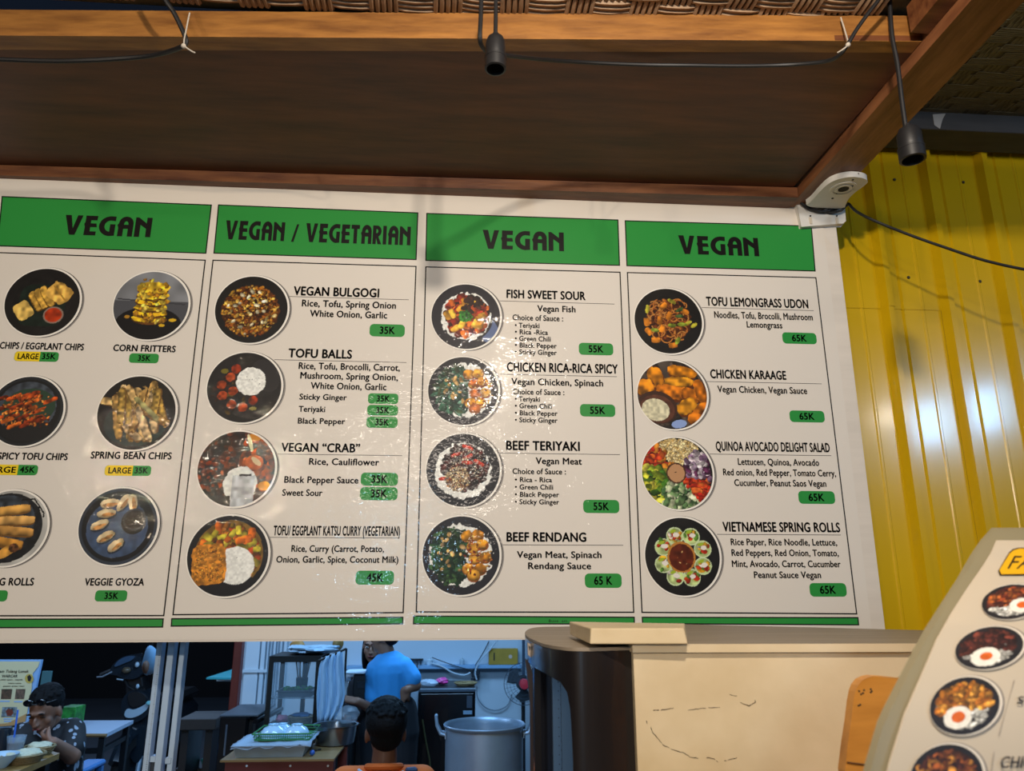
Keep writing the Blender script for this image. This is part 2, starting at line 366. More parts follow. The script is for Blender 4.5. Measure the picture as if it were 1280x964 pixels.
# header letters (own heavy rounded-deco alphabet), unit cap height
def arc(cx, cz, rx, rz, a0, a1, n=10): return [(cx+rx*math.cos(math.radians(a0+(a1-a0)*i/n)), cz+rz*math.sin(math.radians(a0+(a1-a0)*i/n))) for i in range(n+1)]
GL = {
 'V': (.87, [[(0, 1), (.29, 1), (.44, .32), (.61, 1), (.87, 1), (.58, 0), (.30, 0)]], []),
 'E': (.64, [[(.05, 1), (.64, 1), (.62, .77), (.32, .77), (.32, .61), (.60, .61), (.64, .42), (.32, .42), (.32, .20), (.63, .20), (.62, 0), (.04, 0), (.05, .42), (0, .58), (.05, .66)]], []),
 'G': (.80, [[(.80, 1)]+arc(.58, .5, .58, .51, 95, 265, 14)+[(.80, .02), (.80, .60), (.54, .60), (.54, .22)]+arc(.58, .5, .31, .29, 250, 95, 10)+[(.80, .76)]], []),
 'A': (.78, [[(.05, 0), (.06, .42), (0, .58), (.06, .64)]+arc(.43, .66, .36, .36, 172, 0, 12)+[(.79, 0), (.54, 0), (.54, .39), (.31, .39), (.31, 0)]], [[(.32, .6)]+arc(.43, .6, .11, .18, 180, 0, 8)+[(.54, .6)]]),
 'N': (.82, [[(0, 1), (.15, 1), (.56, .70), (.56, 1), (.82, 1), (.82, 0), (.56, 0), (.56, .42), (.26, .62), (.26, 0), (0, 0)]], []),
 'T': (.62, [[(0, 1), (.62, 1), (.62, .78), (.44, .78), (.44, 0), (.18, 0), (.18, .78), (0, .78)]], []),
 'R': (.66, [[(0, 0), (0, 1), (.32, 1)]+arc(.32, .7, .32, .30, 90, -60, 8)+[(.42, .40), (.66, 0), (.38, 0), (.25, .34), (.25, 0)]], [arc(.30, .70, .10, .11, 90, -90, 6)+[(.25, .59), (.25, .81)]]),
 'I': (.26, [[(0, 0), (0, 1), (.26, 1), (.26, 0)]], []),
 '/': (.50, [[(0, -.02), (.18, -.02), (.5, .92), (.34, .92)]], []),
}
def header_text(s, u0, u1, vb_, cap, parent, sp=.10):
    x = 0; place = []
    for ch in s:
        if ch == ' ': x += .42; continue
        place.append((ch, x)); x += GL[ch][0]+sp
    tot = x-sp; X0_ = XZ(u0, vb_)[0]; X1_ = XZ(u1, vb_)[0]; zb = XZ((u0+u1)/2, vb_)[1]; ht = XZ((u0+u1)/2, vb_-cap)[1]-zb
    mb = MB()
    for ch, gx in place:
        outs, holes = GL[ch][1], GL[ch][2]
        loops = [[Z(X0_+(gx+a)/tot*(X1_-X0_), VY-.0006, zb+b*ht) for a, b in l] for l in outs+holes]
        fs = tessellate_polygon(loops); mb.add([q for l in loops for q in l], list(fs))
    return part('header_lettering', mb, black, parent)
cols = [ # header TL,TR,BR,BL ; panel TL TR BR BL ; bar TL TR BR BL
 [(2.2, 245.1), (265, 255.8), (258, 317.4), (-4, 308), (-5, 315), (257.4, 324.7), (205.5, 770.6), (-84, 771), (-85, 773.5), (205, 773), (204, 784.8), (-86, 786)],
 [(272.6, 255.6), (523, 265.6), (520.8, 325.3), (266.7, 317.2), (265.6, 324.7), (520.8, 332.5), (504.8, 766.8), (215.3, 769.5), (214, 772.8), (504.4, 771), (504, 780.8), (213.3, 783.7)],
 [(532.9, 266.2), (773, 274.5), (775.1, 332.5), (531.6, 326.3), (531.6, 333), (775.7, 339.8), (793, 766.4), (519.5, 766), (516.5, 769.4), (793.5, 771), (793.7, 781), (516, 780.7)],
 [(780.8, 275.4), (1014.7, 282.1), (1019.6, 339.6), (783, 332.9), (783.5, 340.1), (1020.4, 346.6), (1071.7, 768.4), (801.7, 766.5), (802, 771), (1073, 771.5), (1074, 782), (802.5, 780.5)]]
heads = [('VEGAN', 78, 188, 295, 24.5), ('VEGAN / VEGETARIAN', 280, 513, 303, 23.5), ('VEGAN', 603, 705, 312.6, 23.5), ('VEGAN', 849, 949, 319, 23)]
for c, h in zip(cols, heads):
    pp = [XZ(*q) for q in c]
    hd = flat('green_header', pp[0:4], green, 1, MBR); frame('header_outline', pp[0:4], .0030, black, 2, hd)
    header_text(*h, hd)
    frame('panel_outline', pp[4:8], .0030, black, 1, MBR)
    ft = flat('green_footer', pp[8:12], green, 1, MBR); frame('footer_outline', pp[8:12], .0028, black, 2, ft)
T('pen_scribble', 'Buve  sm', 686, 709, 778, 3.5, MBR, k=3, bold=0)

def rule(u0, v0, u1, v1): 
    a, b = XZ(u0, v0), XZ(u1, v1); z = (a[1]+b[1])/2; return flat('underline', [(a[0], z-.0006), (b[0], z-.0006), (b[0], z+.0006), (a[0], z+.0006)], black, 2, MBR)
def tag(s, u0, v0, u1, v1, left=None):
    um, vm = (u0+u1)/2, (v0+v1)/2
    x0, x1 = XZ(u0, vm)[0], XZ(u1, vm)[0]; za, zb = XZ(um, v1)[1], XZ(um, v0)[1]; r = (zb-za)*.32
    g = flat('price_tag', rrect(x0, za, x1, zb, r), green, 3, MBR)
    if left is not None:
        lx = XZ(left, vm)[0]
        yl = flat('size_tag', [(x0+.0005, za+r)]+[(x0+r*.3, za+r*.3), (x0+r, za), (lx, za), (lx, zb), (x0+r, zb), (x0+r*.3, zb-r*.3), (x0+.0005, zb-r)], yel, 4, g)
        T('size_lettering', 'LARGE', u0+(left-u0)*.12, left-(left-u0)*.06, v1-(v1-v0)*.24, (v1-v0)*.56, g, k=6)
        T('price_lettering', s, left+2, u1-4, v1-(v1-v0)*.24, (v1-v0)*.56, g, k=6)
    else:
        wdt = (u1-u0)*(.30 if len(s) < 4 else .34); T('price_lettering', s, um-wdt/2*1.45, um+wdt/2*1.45, v1-(v1-v0)*.23, (v1-v0)*.56, g, k=6, bold=.035)
def name(s, u0, u1, vb_, cap, line=None):
    T('dish_name', s, u0, u1, vb_, cap, MBR, bold=.040)
    if line: rule(*line)
def txt(s, u0, u1, vb_, cap=7.5): T('ingredients', s, u0, u1, vb_, cap, MBR, bold=.032)
name('TOFU CHIPS / EGGPLANT CHIPS', -28, 104.8, 436.6, 8); tag('35K', 18, 439.8, 73.5, 452, 50)
name('CORN FRITTERS', 141, 219.5, 439.6, 7.8); tag('35K', 161.5, 442, 198.5, 454)
name('BBQ SPICY TOFU CHIPS'[4:], -3, 84.5, 574.8, 8.3); tag('45K', -24, 581, 47.5, 594, 22.5)
name('SPRING BEAN CHIPS', 113, 214.5, 573.8, 8.5); tag('35K', 131, 582, 189, 595, 166)
name('SPRING ROLLS', -31, 42, 731.8, 9); tag('35K', -28, 738, 9.5, 752)
name('VEGGIE GYOZA', 105.5, 180, 732, 8.8); tag('35K', 119, 738, 159, 752)
name('VEGAN BULGOGI', 366.5, 474, 370.3, 10.5, (360, 370, 511, 375.6))
txt('Rice, Tofu, Spring Onion', 377, 495, 384.5, 8); txt('White Onion, Garlic', 387, 484, 397, 8); tag('35K', 462, 405.5, 506, 421)
name('TOFU BALLS', 360, 440, 447.5, 10.5, (343, 449, 508, 454))
txt('Rice, Tofu, Brocolli, Carrot,', 373, 500, 462.5, 8); txt('Mushroom, Spring Onion,', 375, 497.5, 474.5, 8); txt('White Onion, Garlic', 388, 483, 487, 8)
txt('Sticky Ginger', 374, 433.5, 500, 7); txt('Teriyaki', 373, 406.5, 515, 7); txt('Black Pepper', 372, 431.5, 530, 7)
tag('35K', 460, 492, 498, 505); tag('35K', 459, 506.5, 497.5, 519.5); tag('35K', 458, 521, 497, 535)
name('VEGAN \u201cCRAB\u201d', 351, 450, 565, 10.5, (347, 568, 503, 569.5)); txt('Rice, Cauliflower', 386, 474, 581.5, 8)
txt('Black Pepper Sauce', 355, 448, 604, 8); txt('Sweet Sour', 352.5, 403, 620, 8); tag('35K', 451, 591, 497.5, 607.5); tag('35K', 450, 609, 497, 625.5)
name('TOFU/ EGGPLANT KATSU CURRY (VEGETARIAN)', 341.5, 500, 669.5, 11.5, (337, 672, 499.5, 672.5))
txt('Rice, Curry (Carrot, Potato,', 364, 480, 690, 8); txt('Onion, Garlic, Spice, Coconut Milk)', 345, 498, 703.5, 8); tag('45K', 444.5, 713.5, 492.5, 731)
name('FISH SWEET SOUR', 633, 732, 373.8, 10, (625, 377, 768, 379.5)); txt('Vegan Fish', 671.5, 719.5, 390, 7.5)
def choice(u1, vb_, items):
    txt('Choice of Sauce :', 640.5, u1, vb_, 6.8)
    for s, e, b in items: txt('\u2022 '+s, 643.5, e, b, 6)
choice(704, 401, [('Teriyaki', 674.5, 410), ('Rica -Rica', 685, 418.3), ('Green Chili', 688.5, 426.6), ('Black Pepper', 696, 435), ('Sticky Ginger', 696, 443.5)]); tag('55K', 723.5, 429, 766.5, 444)
name('CHICKEN RICA-RICA SPICY', 633.5, 772.5, 465.6, 11, (625, 468, 771, 471)); txt('Vegan Chicken, Spinach', 639, 754, 482, 8)
choice(705.5, 493.5, [('Teriyaki', 675, 502), ('Green Chili', 690, 510.7), ('Black Pepper', 697, 519.6), ('Sticky Ginger', 697, 528.3)]); tag('55K', 725, 505.5, 769, 521)
name('BEEF TERIYAKI', 632.5, 725, 563, 11, (625, 566.5, 775, 568.5)); txt('Vegan Meat', 669.5, 727.5, 580.5, 8)
choice(707.5, 592.8, [('Rica - Rica', 690, 602.8), ('Green Chili', 691.5, 612), ('Black Pepper', 699, 621.3), ('Sticky Ginger', 699, 630.5)]); tag('55K', 729, 625, 774, 641.5)
name('BEEF RENDANG', 633, 733, 677, 11, (625, 681, 779, 682)); txt('Vegan Meat, Spinach', 646, 752, 697.5, 8); txt('Rendang Sauce', 660, 739, 711.5, 8); tag('65 K', 731, 717, 777, 735)
name('TOFU LEMONGRASS UDON', 883, 1010.5, 383.7, 10.5, (877, 385, 1017, 388)); txt('Noodles, Tofu, Brocolli, Mushroom', 893, 1016, 399, 8); txt('Lemongrass', 933.5, 978, 410, 7.5); tag('65K', 978, 416, 1020.5, 430)
name('CHICKEN KARAAGE', 888, 983, 473.7, 10.5, (883, 477.5, 1027, 479.5)); txt('Vegan Chicken, Vegan Sauce', 897, 1009, 491.5, 8); tag('65K', 987, 513.5, 1030.5, 528)
name('QUINOA AVOCADO DELIGHT SALAD', 895, 1037.5, 564.3, 11, (887, 568, 1039, 569.5)); txt('Lettucen, Quinoa, Avocado', 922.5, 1024, 581.8, 8); txt('Red onion, Red Pepper, Tomato Cerry,', 904, 1045, 595, 8); txt('Cucumber, Peanut Saos Vegan', 918, 1033, 608, 8); tag('65K', 998, 614, 1043.5, 630)
name('VIETNAMESE SPRING ROLLS', 903.5, 1050.5, 664.8, 11.5, (896, 667.5, 1051, 669.5)); txt('Rice Paper, Rice Noodle, Lettuce,', 913.5, 1046.5, 681.8, 8); txt('Red Peppers, Red Onion, Tomato,', 914.5, 1048.5, 695.2, 8); txt('Mint, Avocado, Carrot, Cucumber', 915, 1051, 709, 8); txt('Peanut Sauce Vegan', 942.5, 1026.5, 722.7, 8); tag('65K', 1012, 729, 1058, 746)

# ================================================================== printed dish photographs
def disc_grid(n):
    """square grid mapped onto the unit disc (n x n points)"""
    a = np.linspace(-1, 1, n); A, B = np.meshgrid(a, a); A = A.ravel(); B = B.ravel()
    r = np.where(np.abs(A) > np.abs(B), A, B); with_ = np.abs(A) > np.abs(B)
    ph = np.where(with_, (math.pi/4)*(B/np.where(A == 0, 1e-9, A)), math.pi/2-(math.pi/4)*(A/np.where(B == 0, 1e-9, B)))
    f = [(j*n+i, j*n+i+1, (j+1)*n+i+1, (j+1)*n+i) for j in range(n-1) for i in range(n-1)]
    return r*np.cos(ph), r*np.sin(ph), f
NG = 116; GX, GY, GF = disc_grid(NG)
def vnoise(x, y, s, seed):
    r = np.random.default_rng(seed).random((64, 64)); X = x*s+31.7; Y = y*s+17.3; i = np.floor(X).astype(int); j = np.floor(Y).astype(int); fx = X-i; fy = Y-j
    fx = fx*fx*(3-2*fx); fy = fy*fy*(3-2*fy); g = lambda a, b: r[a % 64, b % 64]
    return (g(i, j)*(1-fx)+g(i+1, j)*fx)*(1-fy)+(g(i, j+1)*(1-fx)+g(i+1, j+1)*fx)*fy
def hexc(c): return np.array([int(c[i:i+2], 16)/255 for i in (0, 2, 4)])
class Pic:
    """a small painter: colours of a printed photo sampled on the disc (x right, y up)"""
    def __init__(s, bg, seed=1):
        s.x, s.y = GX, GY; s.c = np.tile(hexc(bg), (len(GX), 1)).astype(float); s.rng = np.random.default_rng(seed); s.seed = seed
        s.c *= (.85+.3*vnoise(GX, GY, 3, seed))[:, None]
    def put(s, m, col, shade=None):
        c = hexc(col) if isinstance(col, str) else col; c = np.tile(c, (len(s.x), 1))
        if shade is not None: c = c*shade[:, None]
        s.c[m] = np.clip(c, 0, 1)[m]
    def ell(s, cx, cy, rx, ry, col, ang=0, rag=0, tex=.0, ts=9, lit=.0):
        a = math.radians(ang); dx, dy = s.x-cx, s.y-cy; u = (dx*math.cos(a)+dy*math.sin(a))/rx; v = (-dx*math.sin(a)+dy*math.cos(a))/ry
        s.seed += 1; d = np.sqrt(u*u+v*v)
        if rag: d = d+rag*(vnoise(s.x, s.y, 12, s.seed)-.5)*2
        sh = 1+tex*(vnoise(s.x, s.y, ts, s.seed+50)-.5)*2+lit*(v*.5-d*d*.5)
        s.put(d < 1, col, sh); return d < 1
    def box(s, cx, cy, hx, hy, col, ang=0, rag=0, tex=0, ts=9, lit=0, p=4):
        a = math.radians(ang); dx, dy = s.x-cx, s.y-cy; u = (dx*math.cos(a)+dy*math.sin(a))/hx; v = (-dx*math.sin(a)+dy*math.cos(a))/hy
        s.seed += 1; d = (np.abs(u)**p+np.abs(v)**p)**(1/p)
        if rag: d = d+rag*(vnoise(s.x, s.y, 12, s.seed)-.5)*2
        sh = 1+tex*(vnoise(s.x, s.y, ts, s.seed+50)-.5)*2+lit*(v*.5-d*d*.4)
        s.put(d < 1, col, sh); return d < 1
    def scatter(s, region, n, r0, r1, pal, asp=(1, 1.8), shade=.35, box=False):
        k = 0; t = 0
        while k < n and t < n*12:
            t += 1; x, y = s.rng.uniform(-1, 1, 2)
            if not region(x, y): continue
            k += 1; r = s.rng.uniform(r0, r1); q = s.rng.uniform(*asp); c = hexc(pal[s.rng.integers(len(pal))])*s.rng.uniform(1-shade, 1+shade*.6)
            f = s.box if box else s.ell; f(x, y, r*q, r, np.clip(c, 0, 1), s.rng.uniform(0, 180), tex=.25, ts=14, lit=.5)
    def line(s, pts, wd, col):
        d = np.full(len(s.x), 9.)
        for (x0, y0), (x1, y1) in zip(pts[:-1], pts[1:]):
            ex, ey = x1-x0, y1-y0; t = np.clip(((s.x-x0)*ex+(s.y-y0)*ey)/(ex*ex+ey*ey), 0, 1); d = np.minimum(d, np.hypot(s.x-x0-t*ex, s.y-y0-t*ey))
        s.put(d < wd, col)
def circ(cx, cy, r): return lambda x, y: (x-cx)**2+(y-cy)**2 < r*r
print_photo = print_mat('printed photo')
def dish(u, v, wpx, pic, grey=True):
    cx, cz = XZ(u, v); R = (XZ(u+wpx/2, v)[0]-XZ(u-wpx/2, v)[0])/2*1.0; y = lambda k: VY-.00016*k
    def dsc(name, r, ox, oz, m, k, parent):
        return flat(name, [(cx+ox*R+r*R*math.cos(t), cz+oz*R+r*R*math.sin(t)) for t in [2*math.pi*i/72 for i in range(72)]], m, k, parent)
    ph = MB().add([Z(cx+a*R, y(8), cz+b*R) for a, b in zip(GX, GY)], GF)
    o = part('dish_photo', ph, print_photo, MBR)
    at = o.data.color_attributes.new('print', 'FLOAT_COLOR', 'POINT'); c = pic.c; l = np.where(c <= .04045, c/12.92, ((c+.055)/1.055)**2.4)
    at.data.foreach_set('color', np.hstack([l, np.ones((len(l), 1))]).astype(np.float32).ravel())
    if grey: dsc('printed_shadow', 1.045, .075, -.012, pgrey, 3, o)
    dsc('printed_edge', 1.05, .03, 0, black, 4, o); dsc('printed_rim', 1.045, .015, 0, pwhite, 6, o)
    return o
gold = ['D9A441', 'C98A2B', 'E3B85C', 'B87420']; browns = ['7A3A1C', '5A2A14', '93481F', '3E1D10']
def rice(p, cx, cy, r, rag=.05): p.ell(cx, cy, r, r, 'E9E9E2', rag=rag, tex=.10, ts=22)
def plate(seed, bg='1B1918', rim='2A2827'):
    p = Pic(bg, seed); p.ell(0, 0, .78, .78, bg, tex=.2); return p
# 1 breaded chips with red dip
p = plate(3); p.box(0, -.1, .62, .62, '17221B', tex=.2); p.box(-.47, -.27, .27, .22, 'D2AD58', -52, .1, .3, 10)
for cx, cy, hx, hy in ((-.18, .02, .31, .1), (-.05, .10, .32, .1), (.10, .17, .32, .1)): p.box(cx+.02, cy-.02, hx, hy+.03, '5E3F12', -58); p.box(cx, cy, hx, hy, 'CF9F42', -58, .12, .35, 11)
p.box(.42, .28, .33, .27, 'CFA04A', -35, .08, .45, 10); p.box(.42, .28, .3, .02, 'A87A2C', -50)
p.ell(.35, -.38, .27, .25, '8A7466'); p.ell(.35, -.38, .23, .21, 'A8330F', tex=.25); dish(53.3, 377.7, 93.5, p)
# 2 fritters
p = Pic('7A7C80', 5); p.put(p.y < .12, '4A4B50'); p.ell(-.02, -.55, .88, .5, '121113'); p.line([(-.9, .17), (.9, .05)], .02, '3A3B40')
for i in range(6): p.ell(.0, -.42+i*.17, .47-.01*i, .15, '5A3610', tex=.4); p.ell(.0, -.38+i*.17, .47-.01*i, .12, ['D8AC1E', 'CFA01A'][i % 2], rag=.15, tex=.5, ts=10)
p.ell(0, .52, .44, .18, 'D9B02A', rag=.1, tex=.5); p.scatter(circ(0, .5, .4), 26, .03, .06, ['E8C640', 'A8741C', 'C89018'])
p.scatter(lambda x, y: abs(x) < .4 and -.5 < y < .4, 50, .03, .06, ['E8C640', 'F0D258', 'A8741C']); p.ell(.62, -.42, .1, .05, 'D8AC1E'); p.ell(.35, -.58, .08, .04, 'D8AC1E'); p.ell(-.6, -.35, .07, .05, 'A87A24')
dish(189.1, 382, 93.4, p)
# 3 spicy chips
p = Pic('23262A', 7); p.ell(0, 0, .93, .93, '191A1C'); p.ell(0, .1, .8, .75, '3A4048', tex=.3); p.ell(.05, .1, .72, .55, '2A3F30', ang=8); p.ell(.1, -.55, .7, .32, '1D1D1F')
for i in range(26): x, y = p.rng.uniform(-.75, .6), p.rng.uniform(-.42, .5); p.box(x, y, .2, .06, ['B54A16', '8E3410', 'C8601E', '6A240C'][i % 4], 25, .15, .5, 12, .4)
p.scatter(lambda x, y: abs(x) < .65 and abs(y) < .45, 90, .015, .035, ['E08A3A', '501A08', 'D8742A']); dish(33, 514, 93, p)
# 4 bean chips
p = plate(9); p.ell(0, -.3, .8, .6, '22302C')
for i, (x, y, L, a) in enumerate([(-.75, .3, .3, 170), (-.5, -.1, .62, -78), (-.3, .35, .4, -72), (-.2, -.05, .7, -80), (.1, -.2, .6, -70), (.3, .45, .45, 84), (.42, .05, .6, -80), (.58, .15, .5, -70), (.2, .3, .45, -50), (.5, -.1, .4, -30), (-.05, -.55, .3, -40), (-.42, .2, .5, -85), (-.08, .3, .5, -60), (.02, .05, .6, -100), (.2, -.3, .5, -65), (.45, .3, .4, -95)]):
    p.box(x+.02, y-.02, L, .11, '6B4A20', a); p.box(x, y, L, .095, ['C8A468', 'BE9450', 'D2B280', 'A8863E'][i % 4], a, .2, .45, 13, .35)
p.box(.25, .1, .48, .07, '9C9660', -42, .15, .3, 12, .4); dish(171, 516, 97.4, p)
# 5 rolls
p = Pic('B0AEA8', 11); p.ell(-.06, 0, .93, .93, '1A1C20', tex=.3); p.ell(-.1, .15, .75, .72, '2F363E', tex=.4); p.line([(.25, .75), (.55, .78), (.85, .4), (.86, .3)], .02, '0E0E0E')
for i, (x, y) in enumerate([(-.05, .47), (.1, .2), (.12, -.08), (-.1, -.36)]):
    p.box(x, y-.03, .55, .13, '6E4A1E', 8-i*6); p.box(x, y, .55, .115, ['D09A4A', 'D8A45A', 'D0984C', 'BE8434'][i], 8-i*6, .05, .25, 7, .5)
p.ell(.05, -.62, .3, .13, 'C08A3A', 35, tex=.3); p.ell(.22, -.53, .13, .12, '5A3820', tex=.6, ts=20); dish(11, 660, 97, p, True)
# 6 gyoza
p = Pic('2C3440', 13); p.ell(0, 0, .93, .93, '14161A'); p.ell(-.02, -.05, .78, .76, '3A4C68', tex=.15)
for x, y, a in ((-.3, .6, 10), (.05, .62, 60), (.3, .62, 100), (-.35, .33, 5), (-.48, .03, 25), (-.28, -.27, 30), (0, -.5, 38)):
    p.ell(x+.02, y-.03, .25, .13, '1E2836', a); p.ell(x, y, .24, .12, 'D8C49A', a, .1, .2, 8, .4); p.ell(x+.03, y-.03, .17, .05, 'A87844', a, .3, .4, 14)
p.ell(.38, .12, .32, .33, '0E1014'); p.ell(.4, .18, .3, .29, '2A3038'); p.ell(.4, .18, .25, .24, '0C0B0C'); p.scatter(circ(.38, .2, .15), 6, .01, .03, ['E0E0E0'])
dish(148, 658, 98, p)
# 7 bulgogi
p = plate(15); p.ell(-.02, -.05, .78, .76, '4A260C', rag=.06, tex=.4)
p.scatter(circ(-.03, -.05, .76), 620, .018, .05, ['B87A22', 'D09A34', '8A4A14', '5A2A0C', 'E2B450', 'A86418', '3A1A08']); p.scatter(circ(-.03, -.05, .7), 25, .03, .055, ['E8D08A', 'F0E2B8']); dish(314.5, 387, 90.5, p)
# 8 tofu balls with rice
p = plate(17, '201E1E'); p.ell(.55, .35, .35, .5, '2C2A2A', 30); p.ell(.1, -.75, .4, .12, '34302E', -10, tex=.6)
p.scatter(lambda x, y: (x+.3)**2+(y+.2)**2 < .3 and x < .1, 40, .03, .07, ['3A1C10', '2A1A12', '54401C'])
for x, y in ((-.27, .52), (-.4, .28), (-.62, .05), (-.57, -.25), (-.3, -.12), (-.3, -.5), (0, -.57), (.27, -.37)): p.ell(x, y, .13, .13, ['A8421A', '8E3014'][int(x*100) % 2], rag=.08, tex=.45, ts=12, lit=.5)
p.ell(-.57, .45, .1, .07, '6E6420'); p.ell(.28, -.6, .1, .05, '8A8040'); rice(p, .17, .17, .40); p.scatter(circ(.17, .15, .25), 16, .008, .013, ['55504A'])
dish(305.6, 484.3, 92.6, p)
# 9 crab
p = Pic('1E1310', 19); p.scatter(circ(0, 0, 1), 260, .04, .1, ['2E1A12', '3E2014', '1E1210', '5A2A14']); p.scatter(lambda x, y: x > .15 and y > -.7, 120, .05, .11, ['8E3A14', 'B04A18', '5A200C', '74300F']); p.scatter(lambda x, y: x < -.2 and -.5 < y < .3, 40, .03, .07, ['93401A', '6A2A10'])
p.ell(.4, .85, .2, .1, 'C8801E'); p.ell(.75, -.45, .16, .12, 'D88A1E', tex=.3); p.ell(.45, .17, .24, .2, 'A84A1C', tex=.3); p.ell(.3, .7, .05, .25, 'D8CDA0', 18); p.ell(.5, .2, .16, .07, 'D8B488', -40)
p.ell(.13, -.42, .43, .48, 'D8D8D0', rag=.06, tex=.1, ts=16); p.put((p.x > -.08) & (p.y < -.18) & (p.x < .5) & (p.y > -1), 'B4B8BA', .8+.4*vnoise(p.x, p.y, 10, 3)); p.put((p.x < -.1) & (p.y < -.72), '1A1718'); p.put((p.x > .52) & (p.y < -.6), '3A2622')
p.put((np.abs(p.x-.25) < .16) & (np.abs(p.y+.17) < .03), '2A2A2A'); dish(295.7, 586, 96.6, p)
# 10 katsu curry
p = plate(21, '16161A'); p.ell(.02, .02, .85, .86, '7A5A22', tex=.2); p.ell(-.1, -.7, .8, .45, '15151A', tex=.1)
p.scatter(lambda x, y: x*x+y*y < .6 and (y > .1 or x > .4) and y > -.4, 130, .04, .08, ['B08A1E', 'A8641A', 'C8A030', '8A4A18', '9C3A14', '7A6A1E']); p.scatter(lambda x, y: x*x+y*y < .6 and (y > .2 or x > .45) and y > -.5, 26, .06, .1, ['C8B43C', 'D86A1C', 'B8A830'], box=True)
rice(p, .2, -.25, .47, .03); p.scatter(circ(.15, -.1, .12), 6, .01, .015, ['202020']); p.box(-.44, -.22, .42, .5, 'C07A24', 6, .05, .35, 14, p=5); p.scatter(lambda x, y: abs(x+.44) < .36 and abs(y+.22) < .42, 150, .015, .03, ['D89434', 'A8641E', 'CC882C'])
dish(285, 694.6, 101, p)
# 11 sweet sour
p = plate(23, '26242A'); p.ell(.6, -.35, .3, .65, '5A6A90', 35); p.ell(-.05, 0, .84, .84, '26242A'); rice(p, 0, 0, .74, .06)
p.scatter(circ(.02, .03, .6), 260, .05, .1, ['8E2410', 'B0341A', 'C8501A', '5A1C10', '3A1812', 'D86A20'], box=True); p.scatter(circ(0, 0, .55), 14, .07, .11, ['E0962A', 'E8A83A'], box=True); p.scatter(circ(.15, .4, .25), 24, .05, .08, ['2E1A14', '40221A'])
p.ell(-.02, 0, .2, .19, '2E6A26', rag=.2, tex=.6, ts=18); p.scatter(circ(-.02, 0, .18), 40, .015, .035, ['3F8A30', '5AA040', '1E4A1A']); dish(582.4, 395.7, 85.7, p)
def ricabowl(seed, left, right, u, v, wd, white=False):
    p = plate(seed, '26252A'); rice(p, 0, 0, .80, .08)
    p.scatter(lambda x, y: (x+.22)**2/.30+(y/.68)**2 < 1 and x < .1, 330, .03, .07, left, (1.3, 3)); p.scatter(lambda x, y: (x+.2)**2/.2+(y/.6)**2 < 1 and x < .05, 16, .03, .06, ['C8A060', 'D8B070'])
    for k, (x, y) in enumerate([(.15, .5), (.42, .52), (.3, .2), (.55, .28), (.62, -.05), (.35, -.08), (.2, -.35), (.5, -.35), (.33, -.52)]):
        p.ell(x, y-.02, .17, .15, '8A4A14'); p.ell(x, y, .155, .14, right[k % len(right)], rag=.14, tex=.35, ts=10, lit=.4)
    p.scatter(lambda x, y: (x-.35)**2+y*y < .25 and x > .1, 60, .015, .035, ['B0601A', 'E8B458', '9A3A14']); dish(u, v, wd, p)
ricabowl(25, ['2E5A44', '44745C', '1E3C30', '6A9480', '3A4A30'], ['D8922A', 'E0A23A', 'D0702A'], 579.2, 488.5, 87.6)
# 13 teriyaki
p = plate(27, '26262A'); rice(p, 0, -.02, .77, .06); p.scatter(circ(.05, .05, .62), 300, .04, .08, ['3E1A16', '2A1412', '5A2420', '4A1C18', '241C1A']); 
for x, y, a in ((.1, .62, -20), (-.2, .42, 20), (.12, .35, 30), (.42, .2, -30), (-.5, -.25, 5), (.1, .2, 0)): p.box(x, y, .16, .05, 'B83018', a, .1, .3, 10, .3)
p.scatter(circ(-.15, -.25, .33), 330, .012, .026, ['C8A878', 'A08058', 'E0C89C', '5A3A28', 'B88458']); p.scatter(circ(.1, .1, .5), 80, .01, .02, ['D8C8A8']); dish(579, 587.5, 91.7, p)
ricabowl(29, ['1E3C24', '2E5230', '16301E', '24483A', '3E6036'], ['D08C1E', 'C8821E', 'D89A30'], 576.5, 694.2, 96.1)
# 15 udon
p = plate(31, '1C1A18'); p.ell(.0, .02, .66, .66, '4A2410', rag=.08); p.scatter(circ(.0, .02, .64), 170, .03, .06, ['5A2A14', '7A3C18', '3A1C10', '9A5A24'])
for i in range(60):
    x, y = p.rng.uniform(-.5, .5, 2); a0 = p.rng.uniform(0, 6.28); r = p.rng.uniform(.08, .2); p.line([(x+r*math.cos(a0+t), y+r*math.sin(a0+t)) for t in np.linspace(0, 2.5, 7)], .016, ['A8642A', 'C07A34', '7A4018', 'B88040'][i % 4])
for x, y, a in ((-.12, .45, 45), (.03, .15, 70), (-.25, .0, 80), (-.65, -.05, 100), (-.6, -.35, 125), (-.4, -.6, 0), (.1, -.75, 10), (.5, .3, -20), (-.2, -.25, 60)): p.box(x, y, .13, .08, 'C8781E', a, .1, .35, 10, .3)
for x, y, a in ((.15, .6, -30), (.35, .35, 30), (-.6, .35, 80), (.6, -.05, 30), (.75, -.12, 40), (.4, -.1, 0), (-.4, -.3, 0), (.25, -.6, 60), (.1, -.15, 0), (.35, .15, 0)): p.ell(x, y, .13, .06, ['A8A030', '8A9A30', '3A5028'][int(abs(x*100)) % 3], a, .2, .4, 12, .3)
dish(835.3, 401.3, 84, p)
